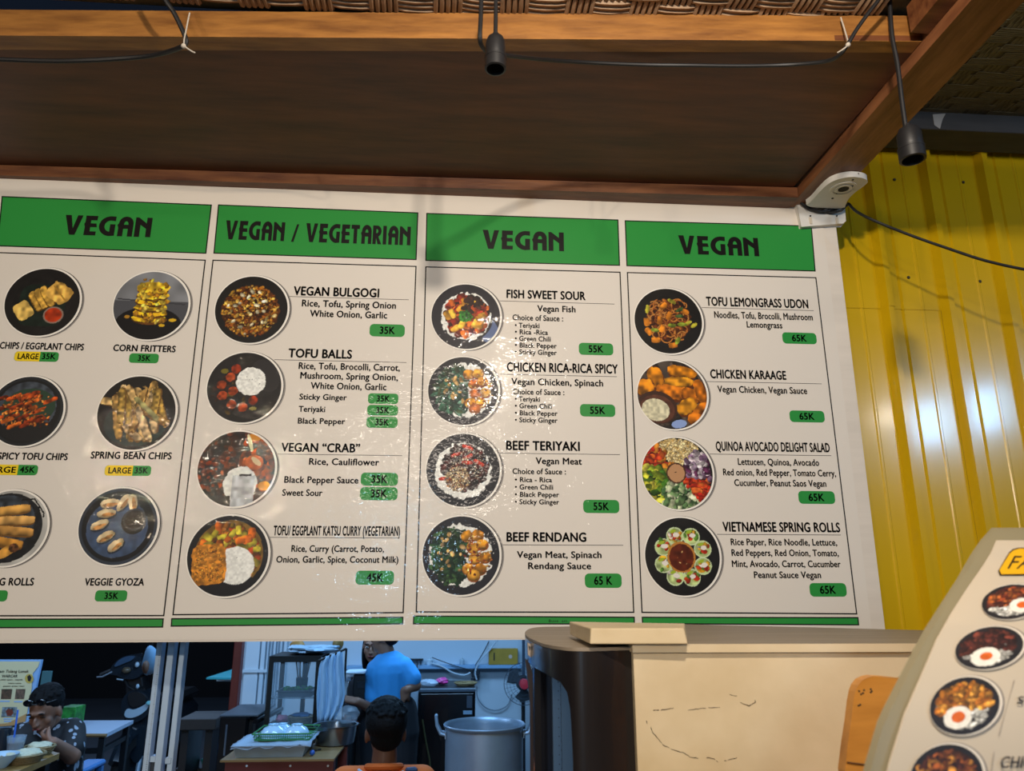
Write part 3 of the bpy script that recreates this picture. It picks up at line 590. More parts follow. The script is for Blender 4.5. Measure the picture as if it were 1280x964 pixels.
# 16 karaage
p = Pic('4A4038', 33); p.scatter(circ(0, 0, 1), 30, .1, .25, ['3A322C', '54483E'])
for x, y, hx, hy, a in ((.3, .68, .42, .16, -8), (-.45, .5, .22, .32, 15), (-.78, .2, .25, .25, 0), (.2, .37, .42, .15, 0), (.1, .05, .6, .2, -10), (.55, .0, .3, .18, -25), (.82, .1, .16, .35, 15), (.38, -.35, .3, .2, 35), (.7, -.6, .32, .18, 40), (.85, -.35, .2, .12, 30)):
    p.box(x+.02, y-.03, hx, hy+.03, '5E2C0A', a, .1, p=3); p.box(x, y, hx, hy, ['C87A12', 'BE6A14', 'D08A1C'][int(abs(x*100)) % 3], a, .12, .42, 9, .4, p=3)
p.ell(-.45, -.38, .58, .47, '40281E', -12); p.ell(-.45, -.42, .5, .4, '5A3628', -12, tex=.2); p.ell(-.5, -.45, .40, .32, 'CFC8A8', -12, tex=.15, ts=16); p.ell(.15, -.85, .22, .12, '8AA0D0', 10); dish(840.2, 493.5, 86.5, p)
# 17 quinoa salad
p = Pic('1E1E18', 35)
def wedge(a0, a1): return lambda x, y: a0 < math.degrees(math.atan2(y, x)) % 360 < a1 and .06 < x*x+y*y < .92
p.scatter(wedge(50, 125), 520, .02, .04, ['E8D098', 'D8BC7C', 'F0DCA8', 'C0A060'], shade=.15); p.scatter(wedge(125, 168), 90, .05, .09, ['B8401A', 'D0601E', '9A2A14', 'D8882A', 'C02A18']); p.scatter(wedge(168, 235), 90, .06, .1, ['8AA028', 'B8B834', '5A8020', 'D0C84A', '3E6A1E'], box=True)
p.scatter(wedge(232, 312), 110, .05, .08, ['A8B888', '5E8050', 'C8D0A8', '7A9A64', '3A5A34'], box=True); p.scatter(wedge(308, 356), 80, .05, .08, ['C8321A', 'D84A1E', 'B02414', 'E06A2A'], box=True)
p.scatter(lambda x, y: (math.degrees(math.atan2(y, x))+10) % 360 < 60 and .1 < x*x+y*y < .9, 80, .05, .075, ['C8B8C0', 'A890A8', 'E0D4D8', '5A2A4A', '8A6A88'], box=True)
p.ell(-.03, 0, .28, .29, '4A2E20'); p.ell(-.03, 0, .24, .25, 'B88A62'); p.scatter(circ(-.03, .05, .16), 12, .01, .02, ['3A2418', 'D8B890']); dish(846.6, 591.7, 88, p)
# 18 spring rolls cut
p = plate(37, '1E1C1B')
for k in range(8):
    a = math.radians(20+k*45); x, y = .02+.57*math.cos(a), .02+.57*math.sin(a)-.03; p.ell(x, y, .235, .225, 'C8D8A8'); p.ell(x, y, .205, .195, 'A8B878', tex=.3)
    p.scatter(circ(x, y, .17), 34, .035, .065, ['B83018', 'C8401E', 'D89A20', 'E0A828', '5A8A30', 'D8D0C0', 'A82A1A'], shade=.15); p.ell(x+.03, y+.03, .08, .06, 'E4DCD0', rag=.2); p.ell(x-.05, y+.12, .09, .04, '9AB030', 20)
p.ell(-.03, -.02, .38, .40, 'B87A34'); p.ell(-.03, -.03, .33, .35, '5A2412', tex=.25); p.scatter(circ(.05, -.05, .2), 24, .01, .02, ['D8A86A', '8A4A24']); dish(853, 695.5, 93, p)

# ================================================================== hanging sockets and cables
blackp = mat('black plastic', '1C1C1E', .45, var=.1, scale=30, bump=.02); rubber = mat('black cable rubber', '151517', .5)
string_m = mat('white string', 'B8AEA0', .8)
def cable(pts, rpx, Yd=None):
    q = [atY(*p) for p in pts]; r = rpx*axial(q[len(q)//2])/FPX
    out = []        # smooth through the points
    for i in range(len(q)-1):
        p0, p1, p2, p3 = q[max(i-1, 0)], q[i], q[i+1], q[min(i+2, len(q)-1)]
        for k in range(5):
            t = k/5; out.append(.5*((2*p1)+(p2-p0)*t+(2*p0-5*p1+4*p2-p3)*t*t+(3*p1-p0-3*p2+p3)*t**3))
    out.append(q[-1]); return out, r
def socket(u, v0, v1, wpx, Y, label):
    a, b = atY(u, v0, Y), atY(u, v1, Y); b.x = a.x; h = a.z-b.z; r = wpx/2*axial(b)/FPX
    t = root('pendant_socket', b, label, 'lamp socket', 'empty lamp sockets on black cables')
    part('socket_body', MB().lathe([(r*.80, .012), (r*.82, 0), (r, .001), (r, h*.34), (r*.93, h*.36), (r*.95, h*.42), (r*.93, h*.75), (r*.75, h*.9), (r*.35, h*.97), (r*.3, h*1.04), (0, h*1.04)], b, 28, cap=False), blackp, t, smooth=True)
    part('socket_ring', MB().lathe([(r*.84, h*.3), (r*1.03, h*.3), (r*1.03, h*.36), (r*.84, h*.36)], b, 28, cap=False), blackp, t, smooth=True)
    part('socket_liner', MB().lathe([(r*.78, .004), (r*.80, .004), (r*.74, h*.3), (r*.3, h*.3), (0, h*.3)], b, 20, cap=False), mat('socket interior', '0A0A0A', .7), t, smooth=True)
    return t
YS = -.69; YS2 = -.62
s1 = socket(619.5, 44, 87, 27, YS, 'empty black lamp socket hanging in front of the orange beam above the middle headers')
s2 = socket(1134.5, 158, 200, 31, YS2, 'empty black lamp socket hanging at the right in front of the yellow wall')
def cable_obj(name, pts, rpx, parent=None, m=rubber, n=8, **kw):
    c, r = cable(pts, rpx); return part(name, MB().tube(c, r, n), m, parent, smooth=True, loc=c[0], **kw)
cable_obj('cord', [(619.5, -30, YS), (619.8, 10, YS), (619.3, 45, YS)], 2.6, s1)
cable_obj('cord', [(1111, -20, YS2), (1112, 0, YS2), (1115, 44, YS2), (1122, 82, YS2), (1127.5, 128, YS2), (1132, 160, YS2)], 2.8, s2)
cable_obj('cable', [(602, -20, YS-.003), (601, 20, YS-.003), (600, 45, YS-.003), (602, 57, YS+.01), (612, 66, YS+.035), (636, 69.5, -.63), (682, 74.6, -.56), (732, 78, -.52), (800, 80.8, -.51), (860, 81.6, -.52), (930, 82.3, -.53), (984, 81, -.545), (1030, 77, -.585), (1048, 70, -.615), (1058, 58, -.63), (1070, 38, -.64), (1085, 17, -.65), (1102, -5, -.66), (1110, -18, -.67)], 2.4,
          label='black cable looping from the middle socket to the upper right corner of the beam', cat='cable')
cable_obj('cable', [(195, -25, -.59), (206.6, 0, -.585), (218, 17, -.58), (230, 42, -.575), (232.5, 53, -.572), (226, 59, -.565), (201.5, 67, -.53), (168, 72, -.51), (101, 75.8, -.50), (50, 76, -.49), (-30, 73, -.48)], 3.0,
          label='black cable sagging at the upper left, tied to the orange beam with string', cat='cable')
t = root('string_tie', atY(231, 58, -.59), 'white string tie holding the left black cable to the beam', 'string', 'white string ties on the beam')
c, r = cable([(237, 16, -.575), (233, 36, -.58), (230, 55, -.59), (238, 63, -.585), (244, 66, -.58)], .9); part('string', MB().tube(c, r, 6), string_m, t, smooth=True)
part('knot', MB().ball(atY(229.5, 57.5, -.588), .0045), string_m, t, smooth=True)
t = root('string_tie', atY(1056, 62, -.635), 'white string tie holding the right black cable below the beam', 'string', 'white string ties on the beam')
c, r = cable([(1051, 22, -.60), (1056, 38, -.61), (1060, 54, -.63), (1056, 60, -.64), (1047, 66, -.63)], 1.0); part('string', MB().tube(c, r, 6), string_m, t, smooth=True)
part('knot', MB().ball(atY(1060, 56, -.636), .0045), string_m, t, smooth=True)

# ================================================================== white camera bracket
wp = mat('white plastic', 'D8D4CC', .4, var=.04, scale=12); wd = mat('dark hole', '17150F', .8)
zb_ = 2.690
br = root('camera_bracket', atY(1028, 262, -.012), 'white plastic camera bracket screwed to the upper right corner of the menu board', 'bracket')
e = lambda x, y: (980+x/9.64, 200+y/9.64)
und = [(235, 565), (330, 500), (430, 380), (540, 275), (660, 225), (800, 200), (930, 210), (995, 235), (1012, 262), (990, 290), (930, 335), (840, 400), (775, 468), (742, 540), (728, 590)]
def smooth_poly(P_, k=3):
    for _ in range(k):
        Q = []
        for i in range(len(P_)): a, b = P_[i], P_[(i+1) % len(P_)]; Q += [a.lerp(b, .25), a.lerp(b, .75)]
        P_ = Q
    return P_
up = smooth_poly([atZ(*e(*p), zb_) for p in und], 2)
arm = MB().prism(up, (0, 0, .015)); o = part('arm', arm, wp, br)
bvm = o.modifiers.new('soft edge', 'BEVEL'); bvm.width = .0015; bvm.segments = 2
pl = [(158, 560), (730, 578), (742, 735), (715, 768), (215, 797)]
q = [atY(*e(*p), -.016) for p in pl]; q[0].z += .004; q[1].z += .006
o = part('wall_plate', MB().prism(q, (0, .015, 0)), wp, br); bvm = o.modifiers.new('soft edge', 'BEVEL'); bvm.width = .002; bvm.segments = 3
rc = atZ(*e(716, 345), zb_); rr = abs(atZ(*e(872, 345), zb_).x-rc.x)
part('socket_ring', MB().lathe([(rr*.80, -.0015), (rr*1.0, -.0015), (rr*1.02, .001), (rr*.78, .001)], rc, 32, cap=False), wp, br, smooth=True)
part('socket_ring', MB().lathe([(rr*.42, -.002), (rr*.62, -.002), (rr*.64, .001), (rr*.40, .001)], rc, 32, cap=False), wp, br, smooth=True)
part('hole', MB().lathe([(rr*.40, -.0008), (rr*.40, .001), (0, .001)], rc-Z(0, 0, .001), 20), wd, br)
for x, y, s in ((585, 462, .0028), (830, 238, .0028), (632, 405, .0016), (825, 312, .0022)): part('screw_hole', MB().lathe([(0, -.0012), (s, -.0010), (s, .001)], atZ(*e(x, y), zb_), 12), wd, br)
for x in (322, 640):
    part('slot', MB().boxmm(atY(*e(x-14, 690), -.0185), atY(*e(x+16, 775), -.0155)), mat('cream slot', 'C8BCA8', .5), br)
    part('slot_hole', MB().lathe([(0, 0), (.0020, .0001), (.0020, .002)], atY(*e(x-2, 672), -.0185), 10, axis=(0, 1, 0)), wd, br)
for x0, x1, y in ((782, 796, 168), (804, 818, 168), (834, 850, 166), (858, 905, 164)): # small grey print on the rim
    a, b = atY(*e(x0, y+10), atZ(*e(x0, 208), zb_).y-.0006), atY(*e(x1, y-10), atZ(*e(x0, 208), zb_).y-.0006); part('rim_print', MB().boxmm(a, b-Z(0, -.0004, 0)), pgrey, br)
cable_obj('cable', [(999, 250, -.028), (1004, 256, -.026), (1014, 261.5, -.025), (1028, 264.5, -.026), (1045, 261, -.028), (1058, 257, -.035), (1061, 255, -.05), (1070, 264, -.07), (1093, 276, -.10), (1139, 294.5, -.12), (1186, 311, -.14), (1232, 326, -.16), (1284, 337.5, -.18), (1340, 346, -.2)], 1.7,
          label='thin black cable tied round the white bracket and running right across the yellow wall', cat='cable')
t = root('cable_loop', atY(1028, 264, -.02), 'black cable coil and zip tie bunched on the white bracket plate', 'cable')
for pts, rp in (([(1059, 256, -.04), (1050, 264, -.03), (1037, 265.5, -.024), (1028, 263, -.022)], 1.3), ([(1028, 263, -.022), (1036, 260, -.03), (1043, 255, -.035)], 2.0)): c, r = cable(pts, rp); part('cable_strand', MB().tube(c, r, 8), rubber, t, smooth=True)
part('zip_tie', MB().box(atY(1028.5, 264, -.024), (.009, .009, .008), 0, .001), rubber, t)

# ================================================================== cream cabinet
HT = 1.654
cream = mat('cream painted plywood', 'D8C6A6', .55, var=.12, scale=3.2, bump=.12, bscale=22, col2='CDB488'); greytop = mat('worn grey brown top', '8A7C6A', .5, var=.18, scale=4, stretch=(1, 8, 8), bump=.08)
cab = root('cabinet', (.7, -.5, 0), 'cream painted plywood cabinet with a worn grey-brown top and cracked paint', 'cabinet')
FL, FR = atZ(790, 805, HT), atZ(1290, 804, HT); BL, BM, BR_ = atZ(712, 777, HT), atZ(1040, 785, HT), atZ(1295, 797, HT)
FR = Z(FR.x+.12, FR.y, HT); BR_ = Z(BR_.x+.2, BR_.y, HT)
t1 = Z(FL.x-.02, FL.y+.02, HT)
part('top', MB().prism([FL, FR, BR_, BM, BL], (0, 0, -.003)), greytop, cab)
zt2 = zfor(FL.x, FL.y, 816)
part('edge_strip', MB().hexa([Z(FL.x, FL.y-.002, zt2), Z(FR.x, FR.y-.002, zt2), Z(FR.x, FR.y+.02, zt2), Z(FL.x, FL.y+.02, zt2), Z(FL.x, FL.y-.002, HT-.0005), Z(FR.x, FR.y-.002, HT-.0005), Z(FR.x, FR.y+.02, HT-.0005), Z(FL.x, FL.y+.02, HT-.0005)]), cream, cab)
part('front_panel', MB().hexa([Z(FL.x+.002, FL.y+.004, 0), Z(FR.x, FR.y+.004, 0), Z(FR.x, FR.y+.022, 0), Z(FL.x+.002, FL.y+.022, 0), Z(FL.x+.002, FL.y+.004, zt2-.001), Z(FR.x, FR.y+.004, zt2-.001), Z(FR.x, FR.y+.022, zt2-.001), Z(FL.x+.002, FL.y+.022, zt2-.001)]), cream, cab)
part('side_panel', MB().hexa([Z(FL.x+.002, FL.y+.023, 0), Z(FL.x+.02, FL.y+.023, 0), Z(BL.x+.02, BL.y, 0), Z(BL.x, BL.y, 0), Z(FL.x+.002, FL.y+.023, HT-.004), Z(FL.x+.02, FL.y+.023, HT-.004), Z(BL.x+.02, BL.y, HT-.004), Z(BL.x, BL.y, HT-.004)]), cream, cab)
part('back_panel', MB().hexa([Z(BL.x+.021, BL.y-.02, 0), Z(BR_.x, BR_.y-.02, 0), Z(BR_.x, BR_.y-.001, 0), Z(BL.x+.021, BL.y-.001, 0), Z(BL.x+.021, BL.y-.02, HT-.004), Z(BR_.x, BR_.y-.02, HT-.004), Z(BR_.x, BR_.y-.001, HT-.004), Z(BL.x+.021, BL.y-.001, HT-.004)]), cream, cab)
crk = mat('crack', '4A3A28', .9)
yf = FL.y+.0037
def crack(pts, w_=.7):
    g = [(640+x/4.727, 760+y/4.727) for x, y in pts]; m = MB(); q = []
    for i in range(len(g)-1):
        for k in range(4): t_ = k/4; q.append(atY(g[i][0]+(g[i+1][0]-g[i][0])*t_, g[i][1]+(g[i+1][1]-g[i][1])*t_+random.uniform(-.5, .5), yf))
    q.append(atY(*g[-1], yf))
    def onp(P_): k = P_-CAM; t_ = (yf+(FR.y-FL.y)*(P_.x-FL.x)/(FR.x-FL.x)-CAM.y)/k.y; return CAM+k*t_
    q = [onp(P_) for P_ in q]
    for i in range(len(q)-1):
        if random.random() < .12: continue
        m.tube([q[i], q[i+1]], random.uniform(.3, .65)*w_*.0011, 4)
    part('paint_crack', m, crk, cab)
crack([(835, 606), (880, 604), (920, 597), (955, 592)]); crack([(1040, 603), (1100, 597), (1160, 590), (1229, 588)], .5)
crack([(795, 670), (800, 690)]); crack([(820, 705), (830, 735), (865, 775), (885, 800)]); crack([(890, 808), (940, 835), (1010, 855), (1050, 880), (1100, 890)]); crack([(1150, 885), (1190, 890), (1225, 915)])
crack([(1255, 905), (1300, 895), (1330, 885)], .6); crack([(1350, 560), (1400, 578), (1440, 560), (1435, 545)], .8); crack([(1270, 510), (1330, 520)], .5)
t = root('painted_slab', atZ(790, 786, HT), 'short cream painted wooden slab lying on the front edge of the cabinet top', 'plank')
zs_ = HT+.0195; a, b = atZ(738.4, 785.4, zs_), atZ(855, 785.4, zs_); c_, d_ = atZ(856, 779.5, zs_), atZ(712, 777.3, zs_)
lo = [Z(p.x+dx, p.y-.003, HT+.0005) for p, dx in ((a, -.002), (b, .003), (c_, 0), (d_, 0))]
o = part('slab', MB().hexa(lo+[a, b, c_, d_]), cream, t)
bvm = o.modifiers.new('worn edge', 'BEVEL'); bvm.width = .0015; bvm.segments = 2

# ================================================================== black curved stand
bk = mat('glossy black laminate', '1E1A1A', .28, var=.12, scale=3, stretch=(6, 6, .5), coat=.3); navy = mat('navy inner panel', '141C30', .4); perf = mat('pale blue perforated metal', '5A7898', .4, metal=.3)
std = root('curved_stand', (.17, -.6, 0), 'tall black stand with a rounded end and an arched cut-out beside the cream cabinet', 'stand')
HB = 1.6495
outl = [(790, 808.5), (741.5, 810), (710, 809.5), (682, 805.5), (665, 799), (658.5, 795), (656.3, 791), (661, 786.5), (674, 784), (703, 783.5), (745, 783)]
ol = []
for i in range(len(outl)-1):
    n = 8 if i < 6 else 4
    p0, p1, p2, p3 = [Vector((*outl[min(max(j, 0), len(outl)-1)], 0)) for j in (i-1, i, i+1, i+2)]
    for k in range(n): t_ = k/n; q = .5*((2*p1)+(p2-p0)*t_+(2*p0-5*p1+4*p2-p3)*t_*t_+(3*p1-p0-3*p2+p3)*t_**3); ol.append((q.x, q.y, i))
ol.append((*outl[-1], 9)); W_ = [atZ(x, y, HB) for x, y, _ in ol]
part('top', MB().prism(W_, (0, 0, -.004)), greytop, std)
cx_ = sum(p.x for p in W_)/len(W_); cy_ = sum(p.y for p in W_)/len(W_)
archp = [(656, 823), (665, 833), (682, 842.5), (700, 853), (708, 866), (712, 891), (714, 964)]
def zbot(x, P_):
    if x > 714.5: return 0
    for (a, b), (c, d) in zip(archp[:-1], archp[1:]):
        if a <= x <= c: return max(0, zfor(P_.x, P_.y, b+(d-b)*(x-a)/(c-a)))
    return zfor(P_.x, P_.y, 823)
nf = sum(1 for o_ in ol if o_[2] < 6)+1; vs = []; fs = []
# densify near the arch foot so it drops smoothly
fr = []
for i in range(nf-1):
    for k in range(3): t_ = k/3; fr.append((ol[i][0]*(1-t_)+ol[i+1][0]*t_, W_[i].lerp(W_[i+1], t_)))
for x, P_ in fr:
    P2 = Z(cx_+(P_.x-cx_)*.94, cy_+(P_.y-cy_)*.975, 0); z = zbot(x, P_)
    vs += [Z(P_.x, P_.y, HB-.0045), Z(P_.x, P_.y, z), Z(P2.x, P2.y, z), Z(P2.x, P2.y, HB-.0045)]
for i in range(len(fr)-1):
    for k in range(4): fs.append((4*i+k, 4*i+(k+1) % 4, 4*i+4+(k+1) % 4, 4*i+4+k))
part('curved_front', MB().add(vs, fs), bk, std, smooth=True)
def upright(name, px, Y, m, dy=.02, z0=0, z1=HB-.006):
    a = atY(px[0], 880, Y); b = atY(px[1], 880, Y); part(name, MB().boxmm((a.x, Y, z0), (b.x, Y+dy, z1)), m, std)
upright('inner_panel', (672, 693), -.42, navy); upright('side_frame', (668, 676), -.56, bk); upright('perforated_panel', (691, 701), -.60, perf, .01); upright('perforated_panel', (702, 722), -.62, perf, .01)
pf = MB(); a = atY(699, 880, -.6001)
for k in range(90): pf.lathe([(0, -.0003), (.0008, -.0003), (.0008, .0002)], Z(a.x-.001+.003*(k % 2), -.6001, 1.1+k*.006), 6, axis=(0, 1, 0))
part('perforations', pf, navy, std, kind='stuff')
sl = [(656.5, 823), (662, 829), (668, 850), (671, 900), (673, 1000), (667, 1000), (663, 880), (659, 840)]
q = [atY(x, y, -.50) for x, y in sl]; q[4].z = q[5].z = 0; part('rear_edge', MB().prism(q, (0, .012, 0)), mat('brown laminate edge', '40302A', .4), std)
bg = [atY(x, y, -.56) for x, y in ((659.5, 803), (664, 806), (664.3, 822.5), (660, 819))]
part('badge', MB().prism(bg, (0, .006, 0)), mat('badge', 'A09080', .5), std); 
q = [p+Z(0, -.001, 0) for p in [bg[0].lerp(bg[2], .2), bg[1].lerp(bg[3], .2), bg[2].lerp(bg[0], .45), bg[3].lerp(bg[1], .45)]]; part('badge_print', MB().prism(q, (0, .0008, 0)), mat('badge mark', '2A2420', .5), std)

# ================================================================== counter shelf below the frame, with the wooden panel and the bent menu standing on it
orange = mat('orange varnished wood', 'D09040', .4, var=.16, scale=4, stretch=(1, 6, 6), bump=.05, col2='BE7C30')
ctr = part('counter_top', MB().boxmm((.1, -1.62, 1.02), (1.2, -.86, 1.06), .003), cream, None, loc=(.6, -1.2, 0), label='cream counter top in front of the cabinet, just below the view', cat='counter')
wpn = root('varnished_board', (.45, -.93, 1.06), 'orange varnished wooden board with a rounded corner standing before the cream cabinet', 'board')
YP = -.93
q = [atY(x, y, YP) for x, y in ((1056, 964), (1060, 930), (1064, 904), (1067, 878), (1069.5, 865), (1072.5, 857), (1078, 850.5), (1085, 847), (1092, 846), (1110, 847.2), (1130, 849), (1250, 852), (1262, 862), (1275, 964))]
q = [Z(q[0].x-.006, YP, 1.06)]+q+[Z(q[-1].x+.01, YP, 1.06)]
o = part('board', MB().prism(q, (0, .014, 0)), orange, wpn); bvm = o.modifiers.new('edge', 'BEVEL'); bvm.width = .001; bvm.segments = 2
a, b = atY(1059, 953, YP-.0008), atY(1095, 958, YP-.0008); part('groove', MB().tube([a, b], .0008, 5), mat('dark groove', '5A3818', .8), wpn)
sp = MB(); 
for x, y in ((925, 430), (945, 440), (990, 430), (985, 436), (935, 446), (950, 425), (922, 505), (930, 500), (985, 420)): sp.ball(atY(850+x/4.129, 760+y/4.129, YP-.0002), (.0013, .0004, .001), 6, 4)
part('specks', sp, crk, wpn, kind='stuff')

TT = [(560, .86), (665, .715), (752, .62), (808, .57), (883, .527), (964, .50), (1100, .465)]
TV = np.linspace(560, 1100, 120); TS = np.interp(TV, [a for a, b in TT], [b for a, b in TT])
for _ in range(60): TS[1:-1] = (TS[:-2]+TS[2:]+TS[1:-1])/3      # a gently bent sheet
def PM(u, v, off=0):
    for (a, ta), (b, tb) in zip(TT[:-1], TT[1:]):
        pass
    t_ = float(np.interp(v, TV, TS))
    return atT(u, v, t_+(u-1200)*.0002+off)
fm = root('menu_stand', (.42, -1.3, 1.06), 'near white bent menu card in a clear frame with egg rice bowl photos, lower right', 'menu')
acr = mat('cloudy acrylic', '8E8468', .5, alpha=.86); sheet_m = mat('white laminated card', 'BDAF9A', .55, coat=0.0, var=.03, scale=5)
def strip_surface(left, right_u, off, thick, nrow=26, ncol=6):
    vs = []; fs = []; v0, v1 = left[0][1], left[-1][1]
    for j in range(nrow+1):
        v = v0+(v1-v0)*j/nrow
        for (a, b), (c, d) in zip(left[:-1], left[1:]):
            if b <= v <= d: ul = a+(c-a)*(v-b)/(d-b); break
        for i in range(ncol+1): vs.append(PM(ul+(right_u-ul)*i/ncol, v, off))
    n = len(vs)
    for j in range(nrow):
        for i in range(ncol): k = j*(ncol+1)+i; fs.append((k, k+1, k+ncol+2, k+ncol+1))
    bk_ = [p+FW*thick for p in vs]; m = MB().add(vs+bk_, fs+[tuple(x+n for x in reversed(f)) for f in fs])
    per = list(range(ncol+1))+[j*(ncol+1)+ncol for j in range(1, nrow+1)]+[nrow*(ncol+1)+i for i in range(ncol-1, -1, -1)]+[j*(ncol+1) for j in range(nrow-1, 0, -1)]
    m.add([], []); m.f += [(per[i], per[i]+n, per[(i+1) % len(per)]+n, per[(i+1) % len(per)]) for i in range(len(per))]
    return m
part('clear_frame', strip_surface([(1246, 661.8), (1236, 664), (1231, 680.6), (1219, 697), (1202.7, 727), (1180, 763), (1157.5, 799.4), (1128, 858), (1105, 904), (1088, 963), (1078, 1010), (1070, 1090)], 1480, .004, .008), acr, fm, smooth=True)
part('menu_card', strip_surface([(1246.3, 676), (1244, 683.6), (1234, 701.6), (1210, 736), (1187.6, 771), (1171.8, 799.4), (1150.7, 848.7), (1131, 894), (1109.5, 963), (1102, 1010), (1096, 1080)], 1470, 0, .0015), sheet_m, fm, smooth=True)
def mflat(name, poly, m, k, parent, dens=1):
    vs = [PM(u, v, -.0012-.0003*k) for u, v in poly]; return part(name, MB().add(vs, list(tessellate_polygon([[Z(u, v, 0) for u, v in poly]]))), m, parent)
def mtext(name, s, u0, u1, v0, cap, shear, parent, k=3, bold=.02):
    vs, fs = text_geo(s, bold); a, b = vs[:, 0].min(), vs[:, 0].max(); sx = (u1-u0)/(b-a)
    part(name, MB().add([PM(u0+(x-a)*sx+y/CAPH*shear, v0-y/CAPH*cap, -.0012-.0003*k) for x, y, _ in vs], fs), pblack, parent)
pblack = mat('card ink', '241C18', .45); pyel = mat('card yellow', 'E0A81C', .4); pbl = mat('card plate rim', '17161A', .4)
pp = [(1249, 713), (1262, 692), (1267, 688), (1274, 686), (1390, 684), (1394, 690), (1378, 714), (1372, 716), (1252, 718)]
tg = mflat('title_tag', [(1247.5, 714), (1261, 691), (1266, 686.5), (1273, 684.8), (1392, 682), (1397, 690), (1380, 716), (1374, 718), (1250, 719.6)], pblack, 1, fm); mflat('tag_fill', pp, pyel, 2, tg)
mtext('title_lettering', 'FA', 1259, 1288, 711, 16, 9, tg, 4, .0)
for a, b in (((1268, 850), (1248.5, 920)), ((1289, 770), (1281, 806)), ((1242.6, 940), (1236, 985))): mflat('divider', [(a[0]-.4, a[1]), (a[0]+.4, a[1]), (b[0]+.4, b[1]), (b[0]-.4, b[1])], mat('card grey', '8A7C70', .5), 1, fm)
mtext('dish_name', 'CHIC', 1249.5, 1290, 960, 14, 3, fm); mtext('dish_name', 'S', 1271, 1279, 880, 9, 2, fm)
cph = bpy.data.materials.new('card photo'); cph.use_nodes = True; b_ = cph.node_tree.nodes['Principled BSDF']; vc = cph.node_tree.nodes.new('ShaderNodeVertexColor'); vc.layer_name = 'print'; cph.node_tree.links.new(vc.outputs[0], b_.inputs['Base Color']); b_.inputs['Roughness'].default_value = .6
def mdish(cu, cv, rx, ry, tilt, pic):
    a = math.radians(tilt); f = lambda x, y, s=1, dx=0: (cu+dx+s*(rx*x*math.cos(a)-ry*y*math.sin(a)*.4), cv-s*(rx*x*math.sin(a)+ry*y))
    circ_ = [(math.cos(t), math.sin(t)) for t in [2*math.pi*i/56 for i in range(56)]]
    r1 = mflat('plate_shadow', [f(x, y, 1.07, 3) for x, y in circ_], mat('card shade print', '7A7068', .5), 1, fm); r2 = mflat('plate_rim', [f(x, y, 1.05, 1.5) for x, y in circ_], mat('card rim print', 'D8CDBC', .5), 2, fm)
    o = part('dish_photo', MB().add([PM(*f(x, y), -.0012-.0003*3) for x, y in zip(GX, GY)], GF), cph, fm)
    at = o.data.color_attributes.new('print', 'FLOAT_COLOR', 'POINT'); c = pic.c; l = np.where(c <= .04045, c/12.92, ((c+.055)/1.055)**2.4); at.data.foreach_set('color', np.hstack([l, np.ones((len(l), 1))]).astype(np.float32).ravel())
def eggbowl(seed, pal, ex, ey, er, yr):
    p = plate(seed, '201C1E'); p.ell(0, 0, .82, .8, '2A2220'); p.scatter(lambda x, y: x*x+y*y < .6 and y < .1 and x < .6, 120, .05, .09, ['D8D4C8', 'C8C4B8', 'E4E0D6']); p.scatter(lambda x, y: x*x+y*y < .62 and y > -.15-.3*x*0, 190, .06, .11, pal)
    if er: p.ell(ex, ey, er, er, 'E6E0D2', rag=.04, tex=.04); p.ell(ex+.02, ey+.02, yr, yr, 'D0601C', tex=.1)
    return p
mdish(1264, 752.5, 37, 21.5, 6, eggbowl(41, ['6A2A18', '8E3E1E', '4A1E16', 'A85A28', '5A2C1C'], .35, -.25, .42, .19))
mdish(1236.5, 810, 43, 26, 8, eggbowl(43, ['3E1E1A', '54261E', '2E1814', '643024'], -.12, -.40, .44, .19))
mdish(1206, 882.5, 44, 35.5, 8, eggbowl(45, ['C87A24', 'B86A1E', 'D8943A', 'A8601E', '8A5A1E'], -.22, -.38, .40, .20))
mdish(1183, 972, 46, 41, 6, eggbowl(47, ['4A241A', '6E3A1E', '8E4A22', 'B87A34', '3A1C18'], 0, 0, 0, 0))

# ================================================================== the eatery seen under the board
skin = mat('skin', '86604C', .55, var=.06, scale=20); skin_d = mat('darker skin', '6E4A38', .55, var=.06, scale=20); hair = mat('black hair', '0B0A0C', .75, var=.3, scale=60, bump=.5, spec=.2)
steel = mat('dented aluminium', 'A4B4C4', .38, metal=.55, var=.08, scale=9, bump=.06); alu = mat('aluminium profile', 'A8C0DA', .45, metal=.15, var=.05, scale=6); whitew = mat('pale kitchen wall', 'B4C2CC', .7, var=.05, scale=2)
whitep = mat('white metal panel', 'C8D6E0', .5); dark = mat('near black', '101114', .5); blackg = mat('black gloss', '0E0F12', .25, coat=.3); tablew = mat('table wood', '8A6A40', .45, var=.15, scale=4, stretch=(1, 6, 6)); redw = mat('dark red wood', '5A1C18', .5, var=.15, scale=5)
floorm = mat('dark concrete floor', '4A4E54', .75, var=.15, scale=1.5); asphalt = mat('asphalt', '1A1D22', .85, var=.2, scale=3)
part('floor', MB().boxmm((-9, -6, -.05), (9, 14, 0)), floorm, None, kind='structure')
bwl = root('wall_back', (0, 5.25, 0), kind='structure'); WB = 5.25
xl, xr = atY(303, 840, WB).x, 3.2
part('wall_plaster', MB().boxmm((xl, WB, 0), (xr, WB+.1, 3.0)), whitew, bwl)
part('wall_panel_upper', MB().boxmm((atY(428, 830, WB).x, WB-.012, atY(540, 834, WB).z), (xr, WB, 2.9)), mat('upper wall board', 'B8C8D4', .6), bwl)
